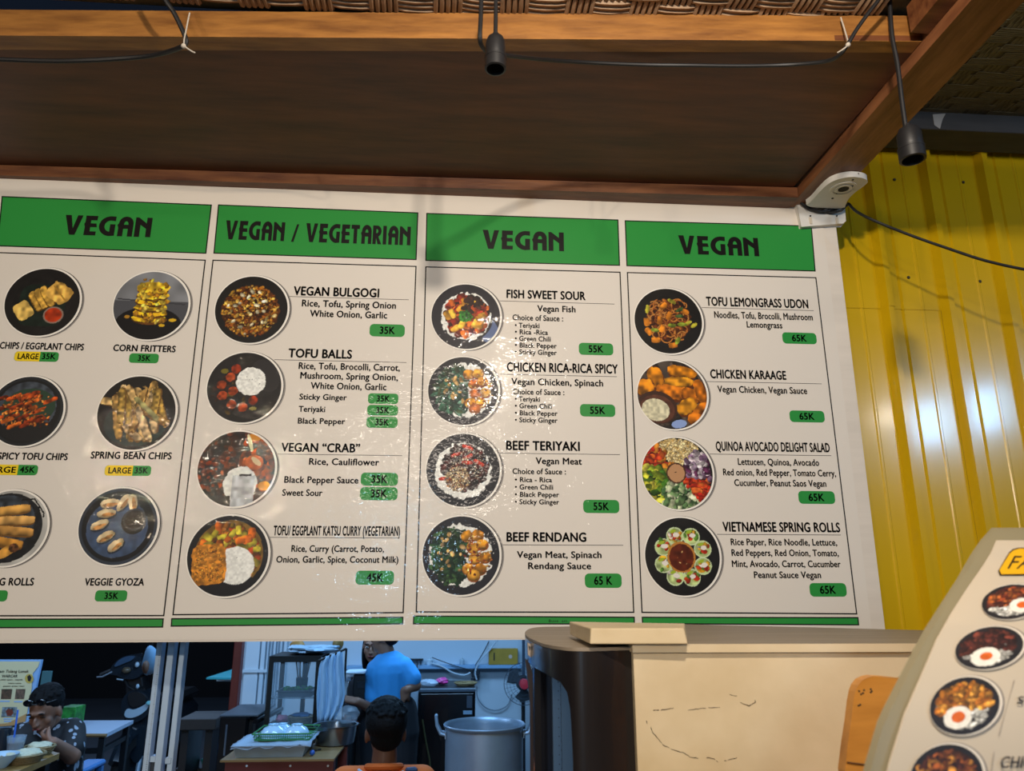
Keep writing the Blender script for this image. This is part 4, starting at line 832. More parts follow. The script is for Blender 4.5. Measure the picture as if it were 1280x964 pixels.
# white ribbed metal panels at the left of the kitchen wall
for u0, u1 in ((303, 322), (322.5, 329), (330, 333), (334.5, 337), (338, 342), (343, 345), (346.5, 350), (351, 356)):
    a = atY(u0, 850, WB-.05).x; b = atY(u1, 850, WB-.05).x; part('metal_panel', MB().boxmm((a+.004, WB-.05, atY(320, 884, WB).z), (b-.004, WB-.012, 2.6), .004), whitep, bwl)
z_ = atY(320, 838, WB).z; part('panel_rail', MB().boxmm((atY(303, 838, WB).x, WB-.07, z_-.012), (atY(336, 838, WB).x, WB-.051, z_+.012)), whitep, bwl)
part('wall_outer', MB().boxmm((-9, 12, 0), (9, 12.2, 4)), mat('dark house front', '0C0E12', .9), None, kind='structure').name = 'street_backdrop'  # near-black sheet added to keep the street background dark
part('ceiling_kitchen', MB().boxmm((-1.75, .4, 2.95), (3.3, 5.4, 3.0)), mat('kitchen ceiling', '6A6E72', .8), None, kind='structure').name = 'ceiling_kitchen'
sh = part('wall_shelf', MB().boxmm((atY(433, 834, WB-.1).x, WB-.11, atY(540, 836.5, WB-.1).z), (atY(652, 834, WB-.1).x, WB-.013, atY(540, 832, WB-.1).z), .003), mat('light blue shelf', '7FA8CC', .5), None, loc=(0, WB-.05, 1.1), label='long pale blue wall shelf across the kitchen back wall', cat='shelf')
zs = atY(540, 832, WB-.1).z; z_on = zs+.0005
def pbox(name, u0, u1, v0, v1, Y, dy, m, bev=.004, rest=None, **kw):
    a = atY(u0, (v0+v1)/2, Y); b = atY(u1, (v0+v1)/2, Y); z1 = atY((u0+u1)/2, v0, Y).z; z0 = rest if rest is not None else atY((u0+u1)/2, v1, Y).z
    return part(name, MB().boxmm((a.x, Y, z0), (b.x, Y+dy, z1), bev), m, None, loc=((a.x+b.x)/2, Y+dy/2, z0), **kw)
bx_ = pbox('box', 611, 647.5, 811, 830, WB-.10, .05, mat('mustard card', 'A8862A', .6, var=.15, scale=8), rest=z_on, label='mustard yellow cardboard box standing on the wall shelf', cat='box')
part('box_mark', MB().lathe([(.016, 0), (.016, .001)], atY(638, 821, WB-.101), 14, axis=(0, -1, 0)), mat('box mark', 'C8B0A0', .6), bx_)
part('box_flap_line', MB().boxmm(atY(617, 816, WB-.1015), atY(618.5, 826, WB-.0995)), dark, bx_)
def bottle(u, v0, rpx, Y, rest, m, label, cat='bottle', name='bottle', group=None):
    p = atY(u, v0, Y); r = rpx*axial(p)/FPX; h = p.z-rest; c = Z(p.x, Y, rest)
    t = root(name, c, label, cat, group); part('body', MB().lathe([(r*.9, 0), (r, .004), (r, h*.7), (r*.5, h*.82), (r*.5, h*.88), (0, h*.88)], c, 16), m, t, smooth=True); part('cap', MB().lathe([(r*.55, h*.881), (r*.55, h), (0, h)], c, 14), whitep, t, smooth=True)
bottle(537, 822, 4, WB-.06, z_on, mat('pale bottle', 'C4D8E4', .3), 'small pale bottle on the shelf right of the wifi router')
bottle(577.5, 822, 3, WB-.06, z_on, mat('clear bottle', 'A8BCC8', .2), 'small clear bottle in the middle of the wall shelf')
t = root('router', Z(atY(519, 826, WB-.07).x, WB-.06, z_on), 'flat black router on thin legs on the wall shelf beside the man', 'router')
a, b = atY(510, 825, WB-.07), atY(529, 825, WB-.07); part('body', MB().boxmm((a.x, WB-.09, a.z-.006), (b.x, WB-.03, a.z+.008), .003), dark, t)
for x in (a.x+.02, b.x-.02): part('leg', MB().boxmm((x-.004, WB-.065, z_on), (x+.004, WB-.055, a.z-.007)), dark, t)
cw = mat('white cord', 'B8C8D4', .5)
def cobj(name, pts, rpx, m, label, cat='cable', n=6): c, r = cable(pts, rpx); return part(name, MB().tube(c, r, n), m, None, smooth=True, loc=c[0], label=label, cat=cat)
Yc = WB-.125
cobj('cord', [(522, 826, Yc), (521, 840, Yc), (521.5, 855, WB-.03)], .7, dark, 'thin black cord hanging from the router')
cobj('cord', [(538, 829, Yc), (552, 833, Yc), (566, 841, Yc), (580, 844, Yc), (588, 841, Yc)], 1.0, cw, 'white cord drooping below the shelf toward the plug cluster')
cobj('cord', [(622, 800, Yc), (610, 815, Yc), (600, 826, Yc), (594, 840, Yc), (596, 850, Yc)], 1.0, cw, 'white cord running down the wall left of the mustard box')
cobj('cord', [(540, 822, Yc), (556, 828, Yc), (574, 834, Yc), (590, 838, Yc)], .6, dark, 'thin dark cord draped along the shelf edge')
cobj('cord', [(596, 858, WB-.03), (597, 872, WB-.03), (606, 884, WB-.03), (620, 888, WB-.03), (634, 882, WB-.03), (640, 868, WB-.03)], .7, mat('grey cord', '6E7C88', .5), 'grey cord hanging in a loop on the lower wall left of the fan')
cobj('cord', [(611, 802, WB-.03), (604, 816, WB-.13), (594, 832, WB-.13)], .6, dark, 'thin dark cord crossing the upper wall diagonally')
t = root('plug_cluster', atY(592, 847, WB-.08), 'cluster of plugs and sockets hanging under the wall shelf', 'plug')
for i, (u, v) in enumerate(((589, 838), (592, 844), (596, 848), (591, 851), (597, 841))): part('plug', MB().box(atY(u, v, WB-.09), (.03, .03, .04), .3*i, .005), mat('dark plug', '2A3038', .5), t)
part('trim_2', MB().boxmm((atY(653, 850, WB-.2).x, WB-.2, 0), (atY(656.5, 850, WB-.2).x, WB-.18, 2.9)), mat('dark conduit', '2A3A4C', .5), None, kind='structure')

# fan ------------------------------------------------------------
YF = 4.6; fc = atY(655, 855, YF); fr_ = 25*axial(fc)/FPX
t = root('pedestal_fan', (fc.x, YF, 0), 'grey pedestal fan with a pink-red hub beside the back wall', 'fan')
fcage = MB(); fw_ = mat('fan wire', '3A4450', .5)
for rr_ in (1, .86, .7, .52, .34): fcage.tube([fc+Z(math.cos(a_)*fr_*rr_, -.03*(1-rr_), math.sin(a_)*fr_*rr_) for a_ in [2*math.pi*i/32 for i in range(33)]], .0028 if rr_ == 1 else .0014, 5, cap=False)
for i in range(28): a_ = 2*math.pi*i/28; fcage.tube([fc+Z(math.cos(a_)*fr_*.15, -.03, math.sin(a_)*fr_*.15), fc+Z(math.cos(a_)*fr_, 0, math.sin(a_)*fr_)], .0011, 4)
part('cage', fcage, fw_, t, smooth=True)
for i in range(3):
    a0 = i*2.094+2.6; pts = [fc+Z(math.cos(a0+da)*fr_*r_, .03+.02*da, math.sin(a0+da)*fr_*r_) for da, r_ in ((-.15, .12), (-.5, .5), (-.6, .78), (-.1, .9), (.5, .86), (.6, .5), (.25, .12))]
    part('blade', MB().prism(pts, (0, .004, 0)), mat('fan blade', '3C4248', .4), t)
part('hub', MB().lathe([(.001, -.05), (.036, -.045), (.04, -.02), (.04, .01)], fc, 20, axis=(0, 1, 0)), mat('red hub', 'C0303C', .4), t, smooth=True)
part('motor', MB().lathe([(.05, .045), (.06, .06), (.055, .13), (.02, .15), (0, .15)], fc, 20, axis=(0, 1, 0)), dark, t, smooth=True)
part('pole', MB().cyl((fc.x, YF+.09, .03), (fc.x, YF+.09, fc.z-.03), .014), dark, t); part('base', MB().lathe([(.2, 0), (.2, .015), (.04, .03), (0, .03)], (fc.x, YF+.09, 0), 28), dark, t, smooth=True)

# stock pot --------------------------------------------------------
YPt = 2.15; pc = atY(605.5, 904, YPt); pr_ = 50.5*axial(pc)/FPX; ph_ = .46
t = root('stock_pot', (pc.x, YPt, pc.z-ph_), 'large dented aluminium stock pot with two side handles', 'pot')
c0 = Z(pc.x, YPt, pc.z-ph_); part('body', MB().lathe([(pr_*.9, 0), (pr_*.95, .01), (pr_*.955, ph_-.02), (pr_*1.0, ph_-.012), (pr_*1.01, ph_-.004), (pr_*.99, ph_), (pr_*.955, ph_-.008), (pr_*.94, ph_-.03), (pr_*.935, .02), (0, .02)], c0, 56), steel, t, smooth=True)
part('broth', MB().lathe([(pr_*.93, ph_-.075), (0, ph_-.075)], c0, 48), mat('cloudy broth', '6A6038', .25, var=.25, scale=12), t)
for s in (-1, 1):
    hx = pc.x+s*pr_*.96; pts = [Z(hx, YPt-.035, pc.z-.045), Z(hx+s*.022, YPt-.035, pc.z-.04), Z(hx+s*.04, YPt-.03, pc.z-.005), Z(hx+s*.045, YPt-.02, pc.z+.035), Z(hx+s*.045, YPt+.02, pc.z+.035), Z(hx+s*.04, YPt+.03, pc.z-.005), Z(hx+s*.022, YPt+.035, pc.z-.04), Z(hx, YPt+.035, pc.z-.045)]
    part('handle', MB().tube(pts, .0075, 8), steel, t, smooth=True); part('handle_plate', MB().box((hx-s*.001, YPt, pc.z-.045), (.005, .10, .03)), steel, t)
st_z = pc.z-ph_
t = root('gas_stove', (pc.x, YPt, 0), 'low dark stove table under the stock pot', 'stove'); part('top', MB().boxmm((pc.x-.24, YPt-.24, st_z-.04), (pc.x+.24, YPt+.24, st_z-.001), .005), dark, t)
for sx in (-1, 1):
    for sy in (-1, 1): part('leg', MB().boxmm((pc.x+sx*.20-.015, YPt+sy*.20-.015, 0), (pc.x+sx*.20+.015, YPt+sy*.20+.015, st_z-.041)), dark, t)

# black fridge with things on it ------------------------------------
YR = 3.55; a, b = atY(524, 862, YR), atY(594.5, 862, YR); zt_ = a.z
t = root('bar_fridge', ((a.x+b.x)/2, YR+.2, 0), 'black upright fridge with a small display against the kitchen wall', 'fridge')
part('body', MB().boxmm((a.x, YR+.03, 0), (b.x, YR+.5, zt_), .008), dark, t); part('door', MB().boxmm((a.x+.005, YR, .08), (b.x-.005, YR+.028, zt_-.02), .01), blackg, t)
part('display', MB().boxmm(atY(583.5, 870, YR-.002), atY(590, 885, YR+.002)), mat('grey display', '46505C', .3), t); part('label', MB().boxmm(atY(579, 888.5, YR-.002), atY(590, 893, YR+.002)), mat('pale sticker', '8CA8C0', .5), t)
part('top_trim', MB().boxmm((a.x, YR-.001, zt_-.018), (b.x, YR+.0295, zt_+.002), .002), mat('grey trim', '4A5662', .4), t)
part('glass_curve', MB().tube([atY(528, 900, YR-.003), atY(532, 925, YR-.003), atY(537, 950, YR-.003), atY(539, 975, YR-.003)], .006, 6), mat('olive glint', '4C4A30', .4), t, smooth=True)  # glint on the fridge door, built as an olive tube
def blob(c, r, seed, amp=.25, n=18, m=12):
    rg = random.Random(seed); mb = MB(); mb.ball(c, r, n, m); ph = [(rg.uniform(2, 7), rg.uniform(0, 6), rg.uniform(0, 6)) for _ in range(6)]; c = Vector(c)
    for i, p in enumerate(mb.v):
        d = p-c; u = Vector((d.x/r[0], d.y/r[1], d.z/r[2])); k = 1+amp*sum(math.sin(f*u.x+a_)*math.cos(f*u.y+b__+u.z*f) for f, a_, b__ in ph)/3; mb.v[i] = c+d*k
    return mb
plastic = mat('clear plastic bag', 'C4D4E4', .15, alpha=.55, coat=.5, bump=.5, scale=20, var=.1); pinkp = mat('pink plastic', 'C8408C', .35, bump=.4, scale=30, var=.15)
def bag(u0, u1, v0, v1, Y, rest, m, label, cat='bag', seed=1, amp=.22, ry=.06, name='plastic_bag', **kw):
    c = atY((u0+u1)/2, (v0+v1)/2, Y); rx = (u1-u0)/2*axial(c)/FPX; zt = atY((u0+u1)/2, v0, Y).z; zb = rest if rest is not None else atY((u0+u1)/2, v1, Y).z; rz = (zt-zb)/2/1.02; cc = Z(c.x, Y, (zt+zb)/2)
    mb = blob(cc, (rx, ry, rz), seed, amp); 
    for p in mb.v: p.z = max(p.z, zb)
    return part(name, mb, m, None, smooth=True, loc=(c.x, Y, zb), label=label, cat=cat, **kw)
bag(524, 548, 849, 861, YR+.14, zt_+.003, plastic, 'crumpled clear plastic bags on top of the black fridge', seed=3)
bag(544, 561, 847, 860, YR+.22, zt_+.003, pinkp, 'crumpled pink plastic bag on top of the black fridge', seed=5)
wick = mat('woven rattan', '8A7650', .7, var=.3, scale=60, bump=.5)
def basket(u0, u1, vtop, Y, rest, label, h=None, m=wick, name='basket', cat='basket'):
    c = atY((u0+u1)/2, vtop, Y); r = (u1-u0)/2*axial(c)/FPX; h = c.z-rest; cc = Z(c.x, Y, rest); t = root(name, cc, label, cat)
    nr = max(3, int(h/.009)); 
    part('base', MB().lathe([(r*.8, 0), (r*.8, .004), (0, .004)], cc, 28), m, t)
    for k in range(nr): z = .006+(h-.008)*k/(nr-1); rr = r*(.82+.18*k/(nr-1)); part('hoop', MB().tube([cc+Z(rr*math.cos(a_), rr*math.sin(a_), z) for a_ in [2*math.pi*i/28 for i in range(29)]], h/nr*.55, 5, cap=False), m, t, smooth=True)
    return cc, r, h
basket(568, 596, 853, YR+.18, zt_+.003, 'shallow round rattan tray on top of the black fridge', name='rattan_tray', cat='tray')
pbox('side_cabinet', 505, 521, 862, 1000, YR+.02, .45, mat('pale cabinet side', '9CACB8', .6), rest=0, label='pale narrow cabinet between the man and the black fridge', cat='cabinet')

# front table with trays --------------------------------------------
TZ = atY(417.5, 949, 1.75).z
q = [atZ(275, 950.6, TZ), atZ(417.5, 949, TZ), atZ(433, 929, TZ), atZ(296, 936, TZ)]; q[2].y = q[3].y = max(q[2].y, q[3].y); 
ftb = root('serving_table', ((q[0].x+q[1].x)/2, (q[0].y+q[2].y)/2, 0), 'wooden serving table with a dark red edge holding trays and a steel basin', 'table')
part('tabletop', MB().prism([p-Z(0, 0, .008) for p in q], (0, 0, .008)), tablew, ftb); ins = .008; fy = q[0].y
fx0, fx1 = q[0].x+.02, q[1].x-.004
part('apron', MB().boxmm((fx0, fy+ins, TZ-.055), (fx1, fy+ins+.02, TZ-.009)), redw, ftb)
part('front_board', MB().boxmm((fx0+.03, fy+ins+.021, .25), (fx1-.03, fy+ins+.03, TZ-.056)), mat('brown board', '4A3020', .6), ftb)
for u in (308.5, 363, 410): part('bolt', MB().lathe([(.0045, 0), (.0045, .003), (0, .004)], atY(u, 957.5, fy+ins-.0005), 8, axis=(0, -1, 0)), whitep, ftb)
for x, y in ((fx0+.02, fy+.035), (fx1-.02, fy+.035), (fx0+.04, q[2].y-.05), (fx1-.0, q[2].y-.05)): part('leg', MB().boxmm((x-.02, y, 0), (x+.02, y+.035, TZ-.009)), redw, ftb)
z0 = TZ+.001
# steel tray
a, b = atY(296, 944, fy+.05), atY(379, 944, fy+.05); 
def opentray(x0, y0, x1, y1, z, h, th, m, parent, name='body', flare=.012):
    o_ = [(x0, y0), (x1, y0), (x1, y1), (x0, y1)]; 
    def rg(k, zz): return [Z(px+(-k if px == x0 else k), py+(-k if py == y0 else k), zz) for px, py in o_]
    rings = [rg(0, z), rg(flare, z+h), rg(flare+.008, z+h), rg(flare+.008, z+h+.003), rg(flare-th, z+h+.003), rg(-th, z+th)]
    vs = [p for r in rings for p in r]; n = 4; fs = [(3, 2, 1, 0), (20, 21, 22, 23)]
    for k in range(5):
        for i in range(4): fs.append((k*4+i, k*4+(i+1) % 4, k*4+4+(i+1) % 4, k*4+4+i))
    return part(name, MB().add(vs, fs), m, parent)
ht = atY(338, 931, fy+.05).z-atY(338, 945.5, fy+.05).z
tr = root('steel_tray', ((a.x+b.x)/2, fy+.14, z0), 'rectangular steel tray covered with a white cloth on the serving table', 'tray')
opentray(a.x, fy+.035, b.x, fy+.26, z0, ht, .002, steel, tr)
# cloth over the tray
ztc = z0+ht+.006; n_ = 14; vs = []; 
for j in range(9):
    for i in range(n_+1): vs.append(Z(a.x-.02+(b.x-a.x+.055)*i/n_, fy+.015+.27*j/8, ztc+.006*math.sin(i*1.7+j)*math.cos(j*1.3)+(.004*i/n_*3)-(.014 if j == 0 else 0)))
N_ = len(vs); f_ = [(j*(n_+1)+i, j*(n_+1)+i+1, (j+1)*(n_+1)+i+1, (j+1)*(n_+1)+i) for j in range(8) for i in range(n_)]
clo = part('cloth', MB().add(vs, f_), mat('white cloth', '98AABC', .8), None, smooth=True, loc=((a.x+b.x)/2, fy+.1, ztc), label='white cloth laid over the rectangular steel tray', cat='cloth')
sd = clo.modifiers.new('thick', 'SOLIDIFY'); sd.thickness = .003
# green basket with wrapped bowls
zgb = ztc+.010; a2, b2 = atY(322, 916, fy+.1), atY(390, 916, fy+.1); gt = root('green_basket', ((a2.x+b2.x)/2, fy+.15, zgb), 'shallow green plastic basket holding wrapped white bowls', 'basket')
gm = mat('green plastic', '2E7A3C', .4); gh = atY(350, 910, fy+.1).z-zgb; gh = min(max(gh, .02), .03)
part('base', MB().boxmm((a2.x, fy+.05, zgb), (b2.x, fy+.25, zgb+.003)), gm, gt)
for k in range(3):
    zz = zgb+.006+(gh-.008)*k/2; e_ = .004*k; part('rim' if k == 2 else 'rail', MB().tube([Z(a2.x-e_, fy+.05-e_, zz), Z(b2.x+e_, fy+.05-e_, zz), Z(b2.x+e_, fy+.25+e_, zz), Z(a2.x-e_, fy+.25+e_, zz), Z(a2.x-e_, fy+.05-e_, zz)], .0035 if k == 2 else .002, 6), gm, gt)
bars = MB()
for i in range(26): x = a2.x+(b2.x-a2.x)*i/25; bars.cyl((x, fy+.05, zgb), (x, fy+.046, zgb+gh), .0013, n=4)
part('bars', bars, gm, gt, kind='stuff')
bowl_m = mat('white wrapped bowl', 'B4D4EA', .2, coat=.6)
for u, rp, dy, lab in ((341, 17, .10, 'large upturned white bowl at the left of the green basket'), (352, 13, .19, 'small upturned white bowl behind the two others in the green basket'), (370, 16, .11, 'upturned white bowl at the right of the green basket')):
    p = atY(u, 905, fy+dy); r = rp*axial(p)/FPX; c_ = Z(p.x, fy+dy+.03, zgb+.0035); tt = root('bowl', c_, lab, 'bowl', 'wrapped white bowls in the green basket'); part('shell', MB().lathe([(r, 0), (r*1.0, .004), (r*.93, r*.35), (r*.72, r*.62), (r*.45, r*.74), (r*.42, r*.8), (0, r*.8)], c_, 24), bowl_m, tt, smooth=True); part('foot_ring', MB().lathe([(r*.42, r*.801), (r*.43, r*.87), (r*.36, r*.87), (r*.34, r*.82)], c_, 20), bowl_m, tt, smooth=True)
# steel basin
pc2 = atY(419.5, 905.5, fy+.32); br_ = 27*axial(pc2)/FPX; cb = Z(pc2.x, fy+.32, z0); bh = .085
t = root('steel_basin', cb, 'round stainless steel basin at the right end of the serving table', 'basin')
bh = zfor(cb.x, cb.y, 906)-z0
part('body', MB().lathe([(br_*.80, 0), (br_*.88, .004), (br_*.96, bh*.6), (br_*.98, bh-.004), (br_*1.05, bh), (br_*1.05, bh+.003), (br_*.96, bh+.001), (br_*.92, bh*.6), (br_*.74, .006), (0, .006)], cb, 48), mat('stainless steel', '8C949C', .25, metal=.95), t, smooth=True)
bag(421, 449, 882, 903, fy+.32, z0+bh+.004, mat('misty clear film', 'B8C4D0', .3, alpha=.22), 'misty clear plastic film puffed above the steel basin', seed=9, amp=.12, ry=.07, name='plastic_film')
t = root('blue_ball', atY(391, 931, fy+.06), 'small blue plastic ball beside the tray on the table', 'ball'); p = atY(391, 930, fy+.06); p.z = z0; part('shell', MB().ball(p+Z(0, 0, .011), .011, 16, 12), mat('blue plastic', '2A5AB0', .35), t, smooth=True)
for i, (u, v) in enumerate(((394, 938), (399, 937))): part('coin' if 0 else 'scrap', MB().box(atZ(u, v, z0+.004), (.016, .008, .006), .5*i, .001), dark, None, loc=atZ(u, v, z0), label=('dark scrap left of its twin on the wooden table', 'dark scrap right of its twin on the wooden table')[i], cat='scrap', group='dark scraps on the serving table')

# display case -----------------------------------------------------
YD = 2.75; fr = mat('dark frame', '17130F', .5); gl = mat('case glass', 'A8BCC8', .08, alpha=.13, coat=.6)
x0, x1 = atY(336.5, 864, YD).x, atY(396, 864, YD).x; zt = atY(370, 822, YD).z; zb2 = atY(365, 910, YD).z; dd = .30
t = root('display_case', ((x0+x1)/2, YD+dd/2, zb2), 'glass food display case with a black frame behind the serving table', 'display case')
for x in (x0, x1):
    for y in (YD, YD+dd): part('post', MB().boxmm((x-.012, y-.01, zb2), (x+.012, y+.01, zt)), fr, t)
for y in (YD, YD+dd): part('top_rail', MB().boxmm((x0-.012, y-.0105, zt-.024), (x1+.012, y+.0105, zt+.001)), fr, t)
part('top_panel', MB().boxmm((x0-.012, YD-.012, zt+.002), (x1+.012, YD+dd+.012, zt+.008)), fr, t)
part('back_post', MB().boxmm(((x0+x1)/2-.01, YD+dd-.009, zb2), ((x0+x1)/2+.014, YD+dd+.009, zt-.03)), fr, t)
part('glass_pane', MB().boxmm((x0+.013, YD-.002, zb2+.01), (x1-.013, YD+.002, zt-.026)), gl, t); part('glass_pane', MB().boxmm((x0-.002, YD+.012, zb2+.01), (x0+.002, YD+dd-.012, zt-.026)), gl, t)
zsh = atY(366, 870, YD+.1).z; part('glass_shelf', MB().boxmm((x0+.004, YD+.01, zsh-.005), (x1-.004, YD+dd-.012, zsh)), mat('shelf glass', '8AA0AC', .15, alpha=.5), t); part('floor_panel', MB().boxmm((x0-.012, YD-.01, zb2-.012), (x1+.012, YD+dd+.01, zb2)), fr, t)
x2, x3 = atY(348, 865, YD+.04).x, atY(389, 865, YD+.04).x; gt = root('food_tray', ((x2+x3)/2, YD+.1, zsh+.001), 'grey tray of green vegetables on the glass shelf of the case', 'tray'); opentray(x2, YD+.04, x3, YD+.2, zsh+.001, .03, .003, mat('grey tray', '4E565E', .5), gt, flare=.004)
gr = MB(); rg = random.Random(4)
for i in range(60): c = Z(rg.uniform(x2+.02, x3-.02), rg.uniform(YD+.06, YD+.18), zsh+.02+rg.uniform(0, .025)); gr.box(c, (rg.uniform(.01, .035), .008, .006), rg.uniform(0, 3), .001)
part('vegetables', gr, mat('leafy greens', '3E8A30', .6, col2='243A20', var=.4, scale=30), gt, kind='stuff')
cc = Z(atY(376, 850, YD+.2).x, YD+.24, zsh+.001); gt = root('chopstick_pot', cc, 'dark pot of wooden chopsticks inside the display case', 'pot'); part('pot', MB().lathe([(.03, 0), (.035, .08), (.03, .08), (.026, .004), (0, .004)], cc, 20), dark, gt, smooth=True)
for i in range(9): part('chopstick', MB().cyl(cc+Z(.012*math.cos(i*.7), .012*math.sin(i*.7), .006), cc+Z(.05*math.cos(i*.7), .03*math.sin(i*.7), .21), .003, n=6), tablew, gt)
cc, r, h = basket(361, 391, 895, YD+.15, zb2+.001, 'rattan basket with blue lining on the floor of the display case')
t = part('blue_lining', blob(Z(cc.x, cc.y, cc.z+h+.006), (r*.78, r*.78, .012), 5, .15), mat('blue cloth', '2A6AA8', .6), None, smooth=True, loc=(cc.x, cc.y, cc.z+h), label='blue cloth bunched in the rattan basket of the case', cat='cloth')
bag(345, 360, 893, 908, YD+.12, zb2+.001, mat('pink film', 'C87890', .3, alpha=.8), 'pinkish plastic packet at the bottom left of the display case', seed=14, ry=.04)
zc_ = zt+.009
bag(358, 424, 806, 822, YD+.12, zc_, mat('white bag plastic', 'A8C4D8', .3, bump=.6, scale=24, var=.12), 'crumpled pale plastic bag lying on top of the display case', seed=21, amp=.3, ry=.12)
bag(362, 381, 800, 816, YD+.25, zc_, mat('bread crust', 'A8742C', .6, var=.2, scale=18), 'brown loaf wrapped in film at the left on the display case', 'loaf', seed=22, amp=.08, ry=.04, name='loaf')
bag(416, 429, 795, 818, YD+.27, zc_, mat('rattan brown', '8A6A34', .6, var=.3, scale=30), 'golden brown packet at the right end on the display case', 'packet', seed=23, amp=.1, ry=.04, name='packet')
tbx = root('case_stand', ((x0+x1)/2, YD+dd/2, 0), 'dark cabinet standing under the glass display case', 'cabinet'); part('body', MB().boxmm((x0-.03, YD-.02, 0), (x1+.2, YD+dd+.03, zb2-.03), .004), dark, tbx); part('top', MB().boxmm((x0-.04, YD-.03, zb2-.029), (x1+.21, YD+dd+.04, zb2-.0125)), redw, tbx)
# towel
vs = []; nx, nz = 26, 12; YT = YD-.16
outl_l = [(405, 822), (399, 832), (397, 850), (395.5, 870), (396, 890), (396.5, 903)]; outl_r = [(428.5, 813), (430, 832), (431, 850), (431.5, 870), (428, 885), (418, 900)]
for j in range(nz+1):
    k = j/nz*5; i0 = min(int(k), 4); f0 = k-i0; L = [outl_l[i0][c]+(outl_l[i0+1][c]-outl_l[i0][c])*f0 for c in (0, 1)]; Rr = [outl_r[i0][c]+(outl_r[i0+1][c]-outl_r[i0][c])*f0 for c in (0, 1)]
    for i in range(nx+1): s_ = i/nx; vs.append(atY(L[0]+(Rr[0]-L[0])*s_, L[1]+(Rr[1]-L[1])*s_, YT+.012*math.sin(s_*22+.6*math.sin(j*.7))))
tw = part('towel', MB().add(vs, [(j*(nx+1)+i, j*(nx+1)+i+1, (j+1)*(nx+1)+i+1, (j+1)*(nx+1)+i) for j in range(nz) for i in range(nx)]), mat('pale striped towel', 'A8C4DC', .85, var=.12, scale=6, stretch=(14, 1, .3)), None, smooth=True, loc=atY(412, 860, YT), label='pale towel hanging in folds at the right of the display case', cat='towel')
sd = tw.modifiers.new('thick', 'SOLIDIFY'); sd.thickness = .004
a, b = atY(399, 826, YT), atY(432, 811.5, YT); tp = root('towel_rail', (a.x, YT, 0), 'dark rod stand carrying the pale towel', 'rail'); part('rod', MB().tube([a, b], .006, 8), fr, tp); part('pole', MB().tube([Z(b.x, YT+.03, 0), Z(b.x, YT+.03, b.z), b], .006, 8), fr, tp)
# black drinks dispenser
dsp = root('drinks_dispenser', atY(444, 900, 3.05), 'black drinks dispenser with a pale lid behind the towel', 'dispenser')
def pb(name, u0, u1, v0, v1, Y, dy, m, parent, bev=.004): a = atY(u0, v1, Y); b = atY(u1, v0, Y); return part(name, MB().boxmm((a.x, Y, a.z), (b.x, Y+dy, b.z), bev), m, parent)
pb('body', 439, 459, 843, 902, 3.05, .15, dark, dsp); pb('lid', 430, 456, 840.5, 843, 3.03, .19, whitep, dsp); pb('cup_holder', 430, 438.5, 848, 852, 3.05, .1, steel, dsp); pb('pipe', 431, 434, 852, 880, 3.07, .03, whitep, dsp); pb('panel', 446, 456, 852, 861, 3.045, .004, mat('dark panel', '22262C', .3), dsp, .001)
part('dispenser_table', MB().boxmm((atY(428, 900, 3.05).x, 3.0, 0), (atY(458, 900, 3.05).x, 3.24, atY(444, 902, 3.05).z-.001), .004), dark, None, loc=(atY(444, 900, 3.05).x, 3.1, 0), label='dark stand under the black drinks dispenser', cat='stand')

# red-brown post, black stove chest, teal-topped table ---------------
YW = 3.2; a, b = atY(293-4.5, 850, YW), atY(303-4.5, 850, YW); part('wooden_post', MB().boxmm((a.x, YW, 0), (b.x, YW+.07, 2.95), .004), mat('red brown paint', '6A2418', .5, var=.15, scale=5), None, loc=(a.x, YW, 0), label='upright red-brown painted wooden post between street and kitchen', cat='post')
t = root('gas_cooker', (atY(295, 920, 2.75).x, 2.9, 0), 'black box cooker with a grey top and pipe rail on its right', 'cooker')
za = atY(288, 897, 2.7).z; a, b = atY(272, 930, 2.7), atY(306, 930, 2.7); part('body', MB().boxmm((a.x, 2.7, 0), (b.x, 3.08, za), .005), blackg, t); part('top', MB().boxmm((a.x-.004, 2.7, za+.001), (b.x+.06, 3.1, za+.012), .003), mat('grey steel top', '59616A', .45, metal=.5), t)
part('pipe', MB().tube([Z(b.x+.05, 2.68, za-.02), Z(b.x+.09, 2.9, za-.01), Z(b.x+.10, 3.06, za-.01)], .016, 10), blackg, t, smooth=True); part('pipe', MB().tube([Z(b.x+.045, 2.69, za-.03), Z(b.x+.05, 2.69, za-.16)], .014, 10), dark, t, smooth=True); part('side_panel', MB().boxmm((b.x+.002, 2.74, .02), (b.x+.03, 3.06, za-.02)), dark, t)
part('door_edge', MB().boxmm(atY(281, 945, 2.697), atY(282.5, 906, 2.699)), mat('grey edge', '4A525C', .4), t)
YTt = 3.9; zz = atY(262, 848, YTt).z; t = root('teal_table', (atY(280, 848, YTt).x, YTt+.2, 0), 'raised table with a teal top left of the red-brown post', 'table')
q = [atZ(258, 847, zz), atZ(292, 847.5, zz), atZ(292, 836, zz), atZ(285, 838.5, zz)]; part('tabletop', MB().prism([p-Z(0, 0, .012) for p in q], (0, 0, .012)), mat('teal laminate', '3A98A0', .4), t); pb('underframe', 270, 290, 848.8, 852, YTt+.05, .05, whitep, t); pb('leg', 286, 290, 852, 1010, YTt+.08, .05, alu, t)
t = root('low_bench', (atY(245, 905, 3.0).x, 3.0, 0), 'low dark bench board left of the black cooker', 'bench'); zz = atY(245, 899, 3.0).z; a, b = atY(222, 905, 3.0), atY(270, 905, 3.0); part('top', MB().boxmm((a.x, 3.0, zz-.06), (b.x, 3.3, zz), .004), mat('brown plank', '2E2622', .6, var=.2, scale=6), t)
